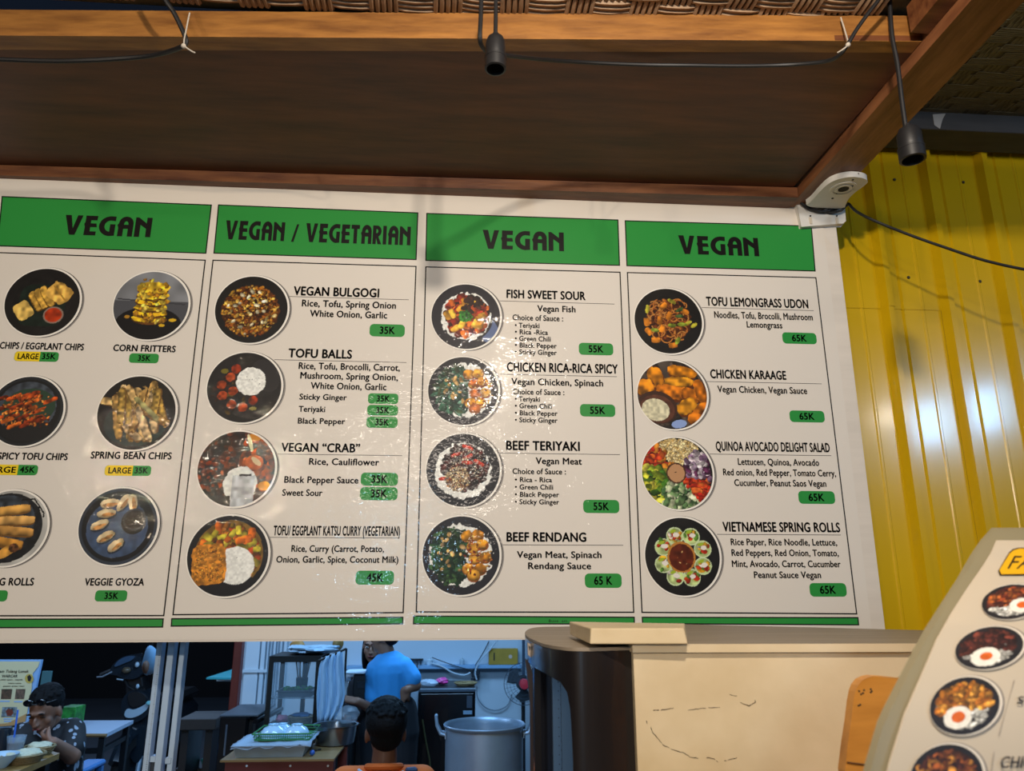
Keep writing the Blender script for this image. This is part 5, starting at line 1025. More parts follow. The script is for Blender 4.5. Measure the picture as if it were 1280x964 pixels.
for x in (a.x+.04, b.x-.04): part('leg', MB().boxmm((x-.02, 3.02, 0), (x+.02, 3.28, zz-.061)), dark, t)
bag(252, 264, 945, 958, 3.3, None, mat('turquoise plastic', '2AA0A8', .4), 'turquoise plastic item low beside the black cooker', 'bag', seed=31, ry=.03)
part('low_shelf', MB().boxmm((atY(222, 958, 3.3).x, 3.25, .3), (atY(276, 958, 3.3).x, 3.45, atY(250, 958.5, 3.3).z-.001)), dark, None, loc=(atY(250, 958, 3.3).x, 3.35, .3), label='low dark crate under the bench, with a turquoise item on it', cat='crate')

# aluminium door frame just behind the board -------------------------
YA = .16
t = root('aluminium_frame', (atY(205, 900, YA).x, YA, 0), 'three upright aluminium door profiles below the left menu panel', 'door frame')
for u, v_, w1 in ((188.5, 868, 7), (203, 868, 8), (218.3, 868, 6.5)):
    a = atY(u, v_, YA); k = axial(a)/FPX; xx = a.x
    part('profile', MB().boxmm((xx, YA, 0), (xx+w1*k, YA+.026, 2.6), .001), alu, t)
a, b = atY(188, 948, YA+.005), atY(198, 952, YA+.005); part('cross_rail', MB().boxmm((a.x, YA+.004, a.z-.008), (b.x, YA+.03, a.z+.004)), alu, t); part('lower_panel', MB().boxmm((a.x, YA+.01, 0), (b.x, YA+.014, a.z-.009)), mat('dark lower panel', '1E2A36', .5), t)
a, b = atY(206, 952, YA), atY(214, 955, YA); part('latch', MB().boxmm((a.x, YA-.002, a.z-.006), (b.x, YA+.02, a.z+.008), .002), alu, t)
marks = MB(); a = atY(183.5, 945, YA-.0004)
for k in range(70): z = 1.30+.0042*k; marks.box(Z(a.x+.002, YA-.0003, z), (.002+(.002 if k % 5 == 0 else 0), .0004, .0009))
part('printed_marks', marks, mat('ink marks', '4A5058', .6), t, kind='stuff')

# far tables, sign, motorbike -----------------------------------------
ZT2 = atY(133, 917, 3.6).z; t = root('dining_table', (-2.3, 3.9, 0), 'white-topped dining table with black metal legs behind the eating man', 'table')
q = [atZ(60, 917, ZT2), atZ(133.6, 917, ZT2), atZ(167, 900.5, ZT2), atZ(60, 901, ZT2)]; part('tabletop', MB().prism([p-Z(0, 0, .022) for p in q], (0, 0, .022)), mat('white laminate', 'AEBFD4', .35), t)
part('table_edge', MB().tube([q[0]-Z(0, .002, .011), q[1]-Z(0, .002, .011)], .011, 6), tablew, t)
for p, v in ((q[1], 1), (q[2], 1), (q[0], 1), (q[3], 1)): part('leg', MB().boxmm((p.x-.05, p.y+(-.0 if p in (q[2], q[3]) else .01)-(.04 if p in (q[2], q[3]) else 0), 0), (p.x-.015, p.y+.035-(.04 if p in (q[2], q[3]) else 0), ZT2-.023)), dark, t)
for dz in (.09, .24): part('rail', MB().boxmm((q[0].x, q[1].y+.015, ZT2-dz-.03), (q[1].x-.052, q[1].y+.04, ZT2-dz)), dark, t)
part('rail', MB().hexa([Z(q[1].x-.045, q[1].y+.045, ZT2-.12), Z(q[1].x-.02, q[1].y+.045, ZT2-.12), Z(q[2].x-.02, q[2].y-.042, ZT2-.12), Z(q[2].x-.045, q[2].y-.042, ZT2-.12), Z(q[1].x-.045, q[1].y+.045, ZT2-.09), Z(q[1].x-.02, q[1].y+.045, ZT2-.09), Z(q[2].x-.02, q[2].y-.042, ZT2-.09), Z(q[2].x-.045, q[2].y-.042, ZT2-.09)]), dark, t)
YSg = 3.0; t = root('sign_board', (atY(20, 870, YSg).x, YSg, 0), 'tall leaning poster of food photos with the word WARCAR behind the eating man', 'sign')
sgp = [atY(-40, 825, YSg), atY(52, 825, YSg), atY(40, 880, YSg-.03), atY(33.5, 908, YSg-.05), atY(-40, 913, YSg-.05)]
part('poster_board', MB().prism(sgp, (0, .02, 0)), mat('poster blue edge', '7FA8D4', .5), t)
def sp_(u, v, off=.001): return atY(u, v, YSg-.003-off-max(0, (v-825)/83)*.052)
def sflat(name, pts, m, k=1): part(name, MB().add([sp_(*p, .001*k) for p in pts], list(tessellate_polygon([[Z(u, v, 0) for u, v in pts]]))), m, t)
sflat('poster_print', [(-40, 827), (50, 827), (48, 833), (41, 842), (39.5, 862), (31, 906), (-40, 911)], mat('poster cream', 'C8C29A', .5), 1); sflat('poster_band', [(-40, 911), (31, 906), (33.5, 892), (10, 904), (-40, 909)], mat('poster orange', 'B08A58', .5), 2)
def stext(s, u0, u1, v, cap, k=3):
    vs, fs = text_geo(s, .02); a_, b_ = vs[:, 0].min(), vs[:, 0].max(); part('poster_lettering', MB().add([sp_(u0+(x-a_)/(b_-a_)*(u1-u0)+y/CAPH*.8, v-y/CAPH*cap, .001*k) for x, y, _ in vs], fs), dark, t)
stext('am Tulang Lunak', -1, 35.5, 841, 3.4); stext('WARCAR', 2, 21.5, 847, 3.4); stext('ceker ayam - ampela', 0, 28, 850.6, 1.8); stext('resmi resto', 10, 26, 855, 1.8); stext('pesan antar nasi', 4, 30, 858.6, 1.7)
for q_, m_ in ((((2, 861.5), (15.5, 861.5), (13.6, 874), (1, 874)), '5A4030'), (((20, 861.5), (32, 861.5), (30, 874), (18.5, 874)), '6A5244'), (((3, 884), (21.5, 884), (19.5, 896.5), (1.5, 896.5)), '7A8A94')): sflat('poster_photo', list(q_), mat('poster photo '+m_, m_, .5, var=.5, scale=60, col2='2A3A28'), 3)
sflat('poster_photo_food', [(7, 889), (10, 886), (15, 887), (17, 891), (14, 895), (9, 895)], mat('poster meat', '6A2E20', .5), 4)
for u0, u1, v in ((0, 12, 877), (17.5, 28, 877.5), (4, 16, 899), (5, 14, 902)): sflat('poster_caption', [(u0, v-1), (u1, v-1), (u1, v+.6), (u0, v+.6)], mat('caption blue', '8AB0D8', .5), 3)
sflat('round_emblem', [(36.5+5.5*math.cos(i*.5236), 848.5+6*math.sin(i*.5236)) for i in range(12)], mat('emblem yellow', 'B8A048', .5), 3); sflat('emblem_mark', [(34, 846), (37, 843.5), (39.5, 847), (38, 852), (35, 851.5)], dark, 4)
part('stand_leg', MB().hexa([atY(44, 840, YSg+.1)*1+Z(0, 0, -.9), atY(47, 840, YSg+.1)+Z(0, 0, -.9), atY(47, 840, YSg+.13)+Z(0, 0, -.9), atY(44, 840, YSg+.13)+Z(0, 0, -.9), atY(50, 826, YSg+.02), atY(53, 826, YSg+.02), atY(53, 826, YSg+.05), atY(50, 826, YSg+.05)]), dark, t)
ttp = pbox('teal_notice', 51, 63.5, 839, 857, 5.0, .02, mat('teal paper', '4E8088', .6), label='small teal notice behind the poster, above the eating man', cat='notice'); part('post', MB().cyl(ttp.location+Z(0, .03, -.01)-Z(0, 0, ttp.location.z-.01), ttp.location+Z(0, .03, .1), .012), dark, ttp)
gb = pbox('green_box', 74, 94, 884.5, 900, 3.75, .14, mat('green plastic box', '2E8A34', .5, var=.3, scale=20, col2='1A4A20'), label='bright green box on the far table behind the eating man', cat='box', rest=ZT2+.001)
stl = root('stool', (atY(96, 960, 2.9).x, 3.0, 0), 'blue plastic stool beside the eating man', 'stool'); zz = atY(96, 961, 2.9).z; a, b = atY(82, 955, 2.9), atY(109, 955, 2.9); bl = mat('blue stool plastic', '3A78B8', .4)
part('seat', MB().boxmm((a.x, 2.85, zz-.03), (b.x, 3.15, zz), .01), bl, stl)
for x in (a.x+.02, b.x-.02):
    for y in (2.88, 3.12): part('leg', MB().boxmm((x-.015, y-.015, 0), (x+.015, y+.015, zz-.031)), bl, stl)

mk = root('motorbike', (atY(166, 900, 5.0).x, 5.2, 0), 'dark scooter-type motorbike parked on the street, headlight facing the camera', 'motorbike'); YM = 5.0; mc = atY(167, 884, YM); kx = axial(mc)/FPX
def mp(u, v, dy=0): return atY(u, v, YM+dy)
fair = mat('dark fairing', '1E262E', .18, coat=.5); lens = mat('headlight lens', 'A8C0D0', .1, coat=.6)
o = part('front_fairing', MB().prism(smooth_poly([mp(150, 882), mp(156, 868), mp(168, 861), mp(182, 866), mp(190, 880), mp(186, 893), mp(170, 905), mp(155, 900)], 2), (0, .25, 0)), fair, mk)
o = part('headlight', MB().prism(smooth_poly([mp(154, 897, -.012), mp(158, 885, -.012), mp(166, 888, -.012), mp(176, 884, -.012), mp(187, 877, -.012), mp(184, 888, -.012), mp(168, 898, -.012)], 2), (0, .011, 0)), lens, mk)
o = part('handlebar_cowl', MB().prism(smooth_poly([mp(135, 843, .02), mp(142, 829, .02), mp(154, 820.5, .02), mp(169, 818, .02), mp(178, 824, .02), mp(180, 840, .02), mp(171, 849, .02), mp(155, 849, .02), mp(146, 844, .02)], 2), (0, .16, 0)), fair, mk); bvm = o.modifiers.new('round', 'BEVEL'); bvm.width = .02; bvm.segments = 3
o = part('windscreen', MB().prism(smooth_poly([mp(141, 835, .0), mp(147, 826, .0), mp(157, 820.5, .0), mp(169, 820, .0), mp(166, 825, .0), mp(154, 830, .0)], 2), (0, .02, 0)), mat('smoked screen', '3A5068', .12, coat=.5), mk, smooth=True)
part('handlebar', MB().tube([mp(125, 844, .1), mp(137, 839, .12), mp(160, 836, .15), mp(184, 838, .12), mp(196, 843, .1)], .014, 8), dark, mk, smooth=True)
part('brake_lever', MB().tube([mp(140, 840, .02), mp(128, 846, .0), mp(121, 846.5, 0)], .006, 6), steel, mk, smooth=True)
part('mirror', MB().ball(mp(171.5, 831, .0), (.018, .02, .022)), lens, mk, smooth=True); part('mirror_stem', MB().tube([mp(172, 826, .05), mp(180, 818, .05), mp(190, 816, .05)], .006, 6), dark, mk, smooth=True)  # blue highlight on the cowl, built as a pale lens ball
wc = Z(mc.x, YM+.05, .29); wh = MB(); part('front_wheel', MB().lathe([(.22, -.04), (.28, -.035), (.29, 0), (.28, .035), (.22, .04), (.20, 0)], wc, 32, axis=(1, 0, 0)), mat('tyre', '0E0E10', .8), mk, smooth=True)
part('front_mudguard', MB().tube([Z(mc.x, YM+.05+.32*math.sin(a_), .29+.32*math.cos(a_)) for a_ in (-1.1, -.7, -.3, .1, .5, .9)], .05, 8), fair, mk, smooth=True)
for s in (-1, 1): part('fork', MB().tube([Z(mc.x+s*.07, YM+.05, .29), Z(mc.x+s*.07, YM+.15, mc.z-.05)], .02, 8), steel, mk, smooth=True)
part('body', MB().boxmm((mc.x-.13, YM+.26, .35), (mc.x+.13, YM+1.3, .72), .06), fair, mk); part('seat', MB().boxmm((mc.x-.12, YM+.5, .73), (mc.x+.12, YM+1.3, .82), .04), dark, mk)
part('rear_wheel', MB().lathe([(.22, -.04), (.28, -.035), (.29, 0), (.28, .035), (.22, .04), (.20, 0)], wc+Z(0, 1.2, 0), 32, axis=(1, 0, 0)), MATS['tyre'], mk, smooth=True)
bag(179, 196, 806, 845, 1.3, None, mat('pale blue cloth bag', '8AB0D0', .6, var=.1, scale=9), 'pale blue cloth bundle hanging beside the aluminium frame', 'bag', seed=44, amp=.16, ry=.03, name='hanging_bundle')
hb = bpy.data.objects['hanging_bundle']; part('tan_end', blob(atY(182, 834, 1.27), (.012, .012, .022), 4, .1), skin, hb, smooth=True); part('hanging_cord', MB().cyl(atY(190, 808, 1.3), Z(atY(190, 808, 1.3).x, 1.3, 2.949), .003), dark, hb)

# near-left dining table with food -------------------------------------
TZ1 = atY(74.5, 941.7, 2.25).z; t = root('dining_table', (-1.5, 2.1, 0), 'light wooden dining table with food at the lower left corner', 'table')
q = [atZ(24, 963.6, TZ1), atZ(74.5, 941.7, TZ1)]; q2 = [atZ(-75, 990, TZ1), q[0], q[1], Z(q[1].x-.17, 2.40, TZ1), Z(atZ(-75, 990, TZ1).x-.1, 2.40, TZ1)]
part('tabletop', MB().prism([p-Z(0, 0, .025) for p in q2], (0, 0, .025)), mat('light table wood', '9A7440', .4, var=.15, scale=4, stretch=(1, 6, 6)), t)
for p in (q2[1]+Z(-.3, .1, 0), q2[3]+Z(-.05, -.12, 0), q2[4]+Z(.1, -.08, 0)): part('leg', MB().boxmm((p.x-.02, p.y-.02, 0), (p.x+.02, p.y+.02, TZ1-.026)), dark, t)
zt1 = TZ1+.001
def on(u, v): return atZ(u, v, zt1)
for (u, v, rp, lab) in ((28, 953, 24, 'woven rattan plate of rice nearest the camera on the left table'), (48, 943, 17, 'woven rattan plate of rice just under the eating man hand')):
    c_ = on(u, v); r = rp*axial(c_)/FPX; tt = root('rattan_plate', c_, lab, 'plate', 'rattan plates of rice')
    for k in range(4): rr = r*(.78+.22*k/3); part('hoop', MB().tube([c_+Z(rr*math.cos(a_), rr*math.sin(a_), .006+.009*k) for a_ in [2*math.pi*i/28 for i in range(29)]], .006, 5, cap=False), wick, tt, smooth=True)
    part('base', MB().lathe([(r*.78, 0), (r*.78, .006), (0, .006)], c_, 28), wick, tt); part('rice', blob(c_+Z(0, 0, .034), (r*.85, r*.85, .020), int(u), .2), mat('rice', 'C8C4A8', .7, var=.15, scale=60, bump=.4), tt, smooth=True, kind='stuff')
c_ = on(14, 948); c_.y += .02; tt = root('iced_drink', c_, 'plastic cup of brown iced drink with a blue straw', 'cup'); h_ = .09; part('cup', MB().lathe([(.028, 0), (.040, h_), (.037, h_), (.026, .003), (0, .003)], c_, 24), mat('clear cup', 'B0C8DC', .1, alpha=.4, coat=.5), tt, smooth=True); part('drink', MB().lathe([(.025, .004), (.034, h_*.7), (0, h_*.7)], c_, 20), mat('brown tea', '5A3820', .2), tt, smooth=True); part('straw', MB().tube([c_+Z(-.01, 0, .006), c_+Z(-.02, .01, .2)], .004, 8), mat('blue straw', '2A6AD0', .4), tt)
c_ = on(-2, 960); tt = root('white_bowl', c_, 'white plastic bowl at the left edge of the table', 'bowl'); part('bowl', MB().lathe([(.03, 0), (.07, .05), (.072, .055), (.066, .052), (.028, .004), (0, .004)], c_, 28), mat('white melamine', 'A8C4D8', .3), tt, smooth=True)
c_ = on(1, 943); tt = root('dark_glass', c_, 'dark drinking glass at the left edge beside the iced drink', 'glass'); part('glass', MB().lathe([(.028, 0), (.033, .11), (.03, .11), (.025, .004), (0, .004)], c_, 20), mat('dark glass', '28303A', .1, coat=.6), tt, smooth=True)

# ================================================================== people
def person(name, label, caps, balls, cloth_sets, skinm, base, vox=.007):
    t = root(name, base, label, 'person')
    b = MB()
    for c in caps: b.capsule(*c)
    for c in balls: b.ball(*c)
    body = part('body', b, skinm, t, smooth=True); remesh(body, vox, 3)
    for nm, cc, bb, m in cloth_sets:
        mb = MB()
        for c in cc: mb.capsule(*c)
        for c in bb: mb.ball(*c)
        o = part(nm, mb, m, t, smooth=True); remesh(o, .009, 3)
    return t
def rot(yaw=0, pitch=0, roll=0): return (Matrix.Rotation(yaw, 3, 'Z')@Matrix.Rotation(pitch, 3, 'X')@Matrix.Rotation(roll, 3, 'Y'))
def head(c, s, yaw, pitch, hairstyle='short', roll=0):
    """skull, jaw, nose, ears as balls; face towards -Y turned by yaw (about Z) and pitched; returns (balls, hair balls, eyes, lips)"""
    R_ = rot(yaw, pitch, roll); c = Vector(c); g = lambda x, y, z: c+R_@Vector((x*s, y*s, z*s))
    balls = [(g(0, .01, .03), (.074*s, .092*s, .088*s), 20, 14, R_), (g(0, -.025, -.04), (.055*s, .062*s, .066*s), 18, 12, R_), (g(0, -.058, -.082), (.026*s, .022*s, .020*s), 12, 8, R_), (g(0, -.093, -.012), (.011*s, .016*s, .024*s), 10, 8, R_), (g(0, -.098, -.028), (.018*s, .014*s, .011*s), 10, 8, R_),
             (g(0, -.077, .028), (.05*s, .016*s, .011*s), 12, 8, R_), (g(-.036, -.050, -.022), (.026*s, .024*s, .026*s), 10, 8, R_), (g(.036, -.050, -.022), (.026*s, .024*s, .026*s), 10, 8, R_),
             (g(-.076, .005, -.008), (.010*s, .019*s, .031*s), 10, 8, R_), (g(.076, .005, -.008), (.010*s, .019*s, .031*s), 10, 8, R_), (g(0, -.084, -.052), (.024*s, .012*s, .008*s), 10, 8, R_)]
    hb = [(g(0, .026, .055), (.083*s, .096*s, .083*s), 20, 14, R_), (g(0, .055, .0), (.064*s, .046*s, .055*s), 16, 10, R_)]
    return balls, hb, g, R_
def hairpart(t, hb, tufts, seed, m=hair):
    mb = MB(); rg = random.Random(seed)
    for h in hb: mb.ball(*h)
    for i in range(tufts*3):
        h = hb[0]; th = rg.uniform(0, 6.28); ph = rg.uniform(.0, 1.2); d = Vector((math.sin(ph)*math.cos(th)*h[1][0], math.sin(ph)*math.sin(th)*h[1][1], math.cos(ph)*h[1][2])); p = h[0]+h[4]@d; mb.ball(p, (.0085, .0085, .008), 6, 4)
    o = part('hair', mb, m, t, smooth=True); remesh(o, .004, 1); return o
eyew = mat('eye white', 'C8C8C4', .3); iris = mat('iris', '140C08', .2); lip = mat('lips', '7A3A34', .5)
def face(t, g, s, R_, closed=False):
    for sx in (-1, 1):
        if closed: part('eyelid', MB().ball(g(sx*.031, -.074, .008), (.015*s, .008*s, .005*s), 10, 6, R_), mat('lid shadow line', '3A2418', .6), t, smooth=True)
        else:
            e_ = part('eye', MB().ball(g(sx*.031, -.074, .008), (.0125*s, .008*s, .0075*s), 12, 8, R_), eyew, t, smooth=True); part('iris', MB().ball(g(sx*.031, -.0815, .008), (.005*s, .003*s, .006*s), 8, 6, R_), iris, e_, smooth=True)
        part('eyebrow', MB().ball(g(sx*.031, -.086, .031), (.018*s, .006*s, .004*s), 10, 6, R_), hair, t, smooth=True)
    part('lips', MB().ball(g(0, -.094, -.052), (.021*s, .006*s, .008*s), 12, 6, R_), lip, t, smooth=True)
def hand(wrist, dirv, palmn, curl=.8, L=.085, side=1):
    """palm + four fingers + thumb as capsules; dirv: towards knuckles, palmn: the way the palm faces"""
    d = Vector(dirv).normalized(); n = Vector(palmn); n = (n-d*n.dot(d)).normalized(); s = d.cross(n)*side; w = Vector(wrist); out = []
    for k, off in enumerate((-.027, -.009, .009, .027)): out.append((w+s*off*.7+d*.01, w+s*off+d*L, .012, .0105))
    for k, (off, l) in enumerate(((-.029, .062), (-.010, .072), (.010, .068), (.028, .052))):
        p = w+s*off+d*L; a_ = 0; v = d
        for j, (seg, r1, r2) in enumerate(((.45, .0095, .0088), (.32, .0088, .008), (.25, .008, .007))):
            a_ += curl*(.55+.1*k) if j else curl*.45; v = (d*math.cos(a_)+n*math.sin(a_)); q_ = p+v*l*seg; out.append((p, q_, r1, r2)); p = q_
    b = w+d*.02-s*.026; m_ = b+(d*.6-s*.5+n*.5).normalized()*.036; out += [(b, m_, .012, .010), (m_, m_+(d*.7+n*.6).normalized()*.03, .010, .008)]
    return out
# --- boy from behind, orange collar
Y0 = 1.55; hc = atY(482, 916, Y0); s_ = .98
R0 = 0; balls, hb, g, R_ = head(hc, s_, math.radians(180+8), math.radians(-4))
zsh_ = atY(482, 962, Y0).z; nk = Z(hc.x, Y0-.01, zsh_)
hip = Z(hc.x, Y0-.02, zsh_-.50)
sL, sR = Z(hc.x-.15, Y0, zsh_-.045), Z(hc.x+.15, Y0, zsh_-.045)
caps = [(Z(hc.x, Y0, hc.z-.04), nk, .048, .052), (nk, Z(hc.x, Y0, zsh_-.1), .055, .10), (Z(hc.x-.05, Y0, zsh_-.1), Z(hc.x-.05, Y0-.02, zsh_-.45), .10, .09), (Z(hc.x+.05, Y0, zsh_-.1), Z(hc.x+.05, Y0-.02, zsh_-.45), .10, .09), (sL, sR, .05, .05),
        (sL, sL+Z(-.06, .05, -.24), .046, .038), (sL+Z(-.06, .05, -.24), sL+Z(.0, .24, -.26), .036, .026), (sR, sR+Z(.06, .05, -.24), .046, .038), (sR+Z(.06, .05, -.24), sR+Z(0, .24, -.26), .036, .026)]
caps += hand(sL+Z(.0, .24, -.26), (.1, 1, 0), (0, 0, -1)); caps += hand(sR+Z(.0, .24, -.26), (-.1, 1, 0), (0, 0, -1), side=-1)
zh = hip.z
for s in (-1, 1): caps += [(hip+Z(s*.08, 0, 0), hip+Z(s*.11, .36, .01), .078, .055), (hip+Z(s*.11, .36, .01), Z(hip.x+s*.11, hip.y+.38, .07), .052, .036), (Z(hip.x+s*.11, hip.y+.36, .05), Z(hip.x+s*.12, hip.y+.5, .035), .036, .028)]
org = mat('orange shirt', 'D8641A', .8, var=.05, scale=20); drk = mat('dark trousers', '1A1C22', .8)
shirt = [(Z(hc.x-.055, Y0, zsh_-.1), Z(hc.x-.055, Y0-.02, zsh_-.5), .112, .105), (Z(hc.x+.055, Y0, zsh_-.1), Z(hc.x+.055, Y0-.02, zsh_-.5), .112, .105), (sL, sR, .062, .062), (nk+Z(0, 0, -.02), Z(hc.x, Y0, zsh_-.1), .060, .10), (sL, sL+Z(-.045, .04, -.17), .060, .055), (sR, sR+Z(.045, .04, -.17), .060, .055)]
boy = person('person', 'child seen from behind with dark short hair and an orange collared shirt', caps, balls, [('shirt', shirt, [], org), ('trousers', [(hip+Z(s*.08, 0, 0), hip+Z(s*.11, .36, .01), .088, .066) for s in (-1, 1)]+[(hip+Z(s*.11, .36, .01), Z(hip.x+s*.11, hip.y+.38, .2), .062, .05) for s in (-1, 1)], [], drk)], skin_d, (hc.x, Y0, 0))
hairpart(boy, [(h[0], tuple(x*1.04 for x in h[1]), *h[2:]) for h in hb], 90, 5); 
part('collar', MB().tube([nk+Z(.066*math.cos(a_), .062*math.sin(a_), .012+.012*math.sin(a_+math.pi)) for a_ in [2*math.pi*i/24 for i in range(25)]], .013, 8, cap=False), org, boy, smooth=True)
part('strap', MB().tube([nk+Z(-.095, -.045, .012), nk+Z(-.05, -.085, -.006), nk+Z(0, -.092, -.012), nk+Z(.05, -.085, -.004), nk+Z(.08, -.06, .006)], .005, 6), mat('pale strap', 'A8B4C4', .6), boy, smooth=True)
part('strap_pattern', MB().box(nk+Z(.11, -.045, .002), (.045, .03, .03), .4, .006), mat('dark patterned strap', '38405A', .6, var=.6, scale=60), boy)
stc = root('wooden_stool', (hip.x, hip.y, 0), 'dark wooden stool under the child in the orange shirt', 'stool'); zs2 = zh-.075
part('seat', MB().boxmm((hip.x-.19, hip.y-.17, zs2-.03), (hip.x+.19, hip.y+.17, zs2), .008), redw, stc)
for sx in (-1, 1):
    for sy in (-1, 1): part('leg', MB().boxmm((hip.x+sx*.16-.018, hip.y+sy*.14-.018, 0), (hip.x+sx*.16+.018, hip.y+sy*.14+.018, zs2-.031)), redw, stc)

# --- standing man in a sky blue T-shirt, back to us, head turned left
Y1 = 3.05; k1 = lambda u, v, dy=0: atY(u, v, Y1+dy)
hc = k1(481, 796); s_ = .90; balls, hb, g, R_ = head(hc, s_, math.radians(180+60), math.radians(0))
sL, sR = k1(471.5, 838, .03), k1(504, 834, -.02); elL, elR = k1(470, 889, -.05), k1(519.5, 857, -.03); wL, wR = k1(447, 877, -.17), k1(509, 862, -.09)
wa = k1(487, 884); hipc = Z(wa.x, Y1, wa.z-.12); 
caps = [(hc-Z(0, 0, .05), k1(486, 826), .047, .05), (k1(486, 830), k1(487, 850), .055, .07), (k1(480, 845), k1(482, 884), .085, .08), (k1(493, 845), k1(492, 884), .085, .08), (sL, sR, .045, .045), (sL, elL, .042, .035), (elL, wL, .034, .023), (sR, elR, .042, .035), (elR, wR, .034, .024), (Z(wa.x-.05, Y1, wa.z), hipc+Z(-.06, 0, 0), .085, .095), (Z(wa.x+.05, Y1, wa.z), hipc+Z(.06, 0, 0), .085, .095)]
caps += hand(wL, (-1, .25, .15), (0, .3, -1), .9); caps += hand(wR, (-.6, .2, -.7), (0, 1, -.1), .7, .06, -1)
for s in (-1, 1): caps += [(hipc+Z(s*.08, 0, -.02), Z(hipc.x+s*.09, Y1+.01, .42), .08, .055), (Z(hipc.x+s*.09, Y1+.01, .42), Z(hipc.x+s*.09, Y1-.02, .07), .052, .036), (Z(hipc.x+s*.09, Y1-.03, .04), Z(hipc.x+s*.1, Y1+.12, .03), .036, .028)]
sky = mat('sky blue cotton', '3A9CE0', .8, var=.05, scale=14, bump=.25, bscale=9)
shirt = [(k1(487, 840), k1(487, 880), .125, .11), (k1(478.5, 843), k1(482, 880), .105, .095), (k1(495.5, 843), k1(493, 880), .100, .092), (sL, sR, .058, .058), (k1(486, 829), k1(487, 848), .070, .11), (sL, sL.lerp(elL, .66), .068, .072), (sR, sR.lerp(elR, .62), .062, .064)]
man = person('person', 'standing man in a sky blue T-shirt with his back to the camera, hand on hip', caps, balls, [('tshirt', shirt, [], sky), ('trousers', [(hipc+Z(s*.07, 0, .10), hipc+Z(s*.08, 0, -.02), .095, .10) for s in (-1, 1)]+[(hipc+Z(s*.08, 0, -.02), Z(hipc.x+s*.09, Y1+.01, .42), .095, .07) for s in (-1, 1)]+[(Z(hipc.x+s*.09, Y1+.01, .42), Z(hipc.x+s*.09, Y1-.02, .1), .068, .055) for s in (-1, 1)], [], drk)], skin, (hipc.x, Y1, 0))
hairpart(man, hb, 30, 8); face(man, g, s_, R_)
part('neck_band', MB().tube([k1(486, 821.5)+Z(.066*math.cos(a_), .064*math.sin(a_), .01*math.cos(a_)) for a_ in [2*math.pi*i/24 for i in range(25)]], .011, 8, cap=False), mat('navy collar', '101626', .8), man, smooth=True)
# --- woman partly hidden behind him
Y2 = 3.6; hc = atY(467.5, 809, Y2); s_ = .93; balls, hb, g, R_ = head(hc, s_, math.radians(-8), math.radians(4)); zs3 = hc.z-.19; bx0 = hc.x+.03
caps = [(hc-Z(0, -.01, .05), Z(bx0, Y2+.02, zs3+.03), .042, .045), (Z(bx0, Y2+.02, zs3), Z(bx0, Y2+.02, zs3-.1), .06, .09), (Z(bx0-.05, Y2+.02, zs3-.08), Z(bx0-.04, Y2+.02, zs3-.45), .08, .08), (Z(bx0+.05, Y2+.02, zs3-.08), Z(bx0+.04, Y2+.02, zs3-.45), .08, .08), (Z(bx0-.13, Y2+.02, zs3-.03), Z(bx0+.13, Y2+.02, zs3-.03), .042, .042)]
for s in (-1, 1):
    e1 = Z(bx0+s*.18, Y2+.02, zs3-.28); caps += [(Z(bx0+s*.14, Y2+.02, zs3-.04), e1, .038, .032), (e1, e1+Z(-s*.05, -.12, -.16), .03, .022)]; caps += hand(e1+Z(-s*.05, -.12, -.16), (-s*.2, -.5, -1), (-s, 0, 0), .5, side=s)
    caps += [(Z(bx0+s*.07, Y2+.02, zs3-.5), Z(bx0+s*.08, Y2+.02, .4), .08, .052), (Z(bx0+s*.08, Y2+.02, .4), Z(bx0+s*.08, Y2+.03, .06), .048, .034), (Z(bx0+s*.08, Y2+.03, .035), Z(bx0+s*.08, Y2-.1, .03), .034, .026)]
wom = person('person', 'woman with long dark hair in black, facing us behind the blue T-shirt man', caps, balls, [('dress', [(Z(bx0-.05, Y2+.02, zs3-.08), Z(bx0-.06, Y2+.02, zs3-.75), .092, .13), (Z(bx0+.05, Y2+.02, zs3-.08), Z(bx0+.06, Y2+.02, zs3-.75), .092, .13), (Z(bx0-.13, Y2+.02, zs3-.035), Z(bx0+.13, Y2+.02, zs3-.035), .052, .052), (Z(bx0-.14, Y2+.02, zs3-.04), Z(bx0-.17, Y2+.02, zs3-.2), .05, .045), (Z(bx0+.14, Y2+.02, zs3-.04), Z(bx0+.17, Y2+.02, zs3-.2), .05, .045)], [], mat('black dress', '14141A', .8))], skin, (bx0, Y2, 0))
hairpart(wom, hb+[(g(-.07, .03, -.05), (.022, .045, .11), 12, 8, R_), (g(.07, .03, -.05), (.022, .045, .11), 12, 8, R_), (g(0, .075, -.06), (.07, .035, .12), 12, 8, R_)], 20, 9); face(wom, g, s_, R_)
# --- seated man eating, sunglasses on his head
Y3 = 2.62; k3 = lambda u, v, dy=0: atY(u, v, Y3+dy)
hc = k3(57, 890, -.06); s_ = .93; balls, hb, g, R_ = head(hc, s_, math.radians(-4), math.radians(20), roll=math.radians(-4))
sL, sR = k3(26, 921, .0), k3(89, 915, .03); elR = k3(90, 945, -.10); wR = k3(66, 929, -.22); elL = k3(12, 944, -.08); wL = k3(-6, 938, -.22)
ch = k3(58, 922, .03); hipc = Z(ch.x, Y3+.06, ch.z-.48); seatz = hipc.z-.09
caps = [(hc+Z(.0, .05, -.04), ch+Z(0, 0, .03), .055, .06), (ch, ch-Z(0, 0, .08), .09, .12), (ch+Z(-.06, 0, -.05), hipc+Z(-.06, 0, 0), .115, .11), (ch+Z(.06, 0, -.05), hipc+Z(.06, 0, 0), .115, .11), (sL, sR, .055, .055), (sR, elR, .052, .042), (elR, wR, .040, .028), (sL, elL, .052, .042), (elL, wL, .040, .028)]
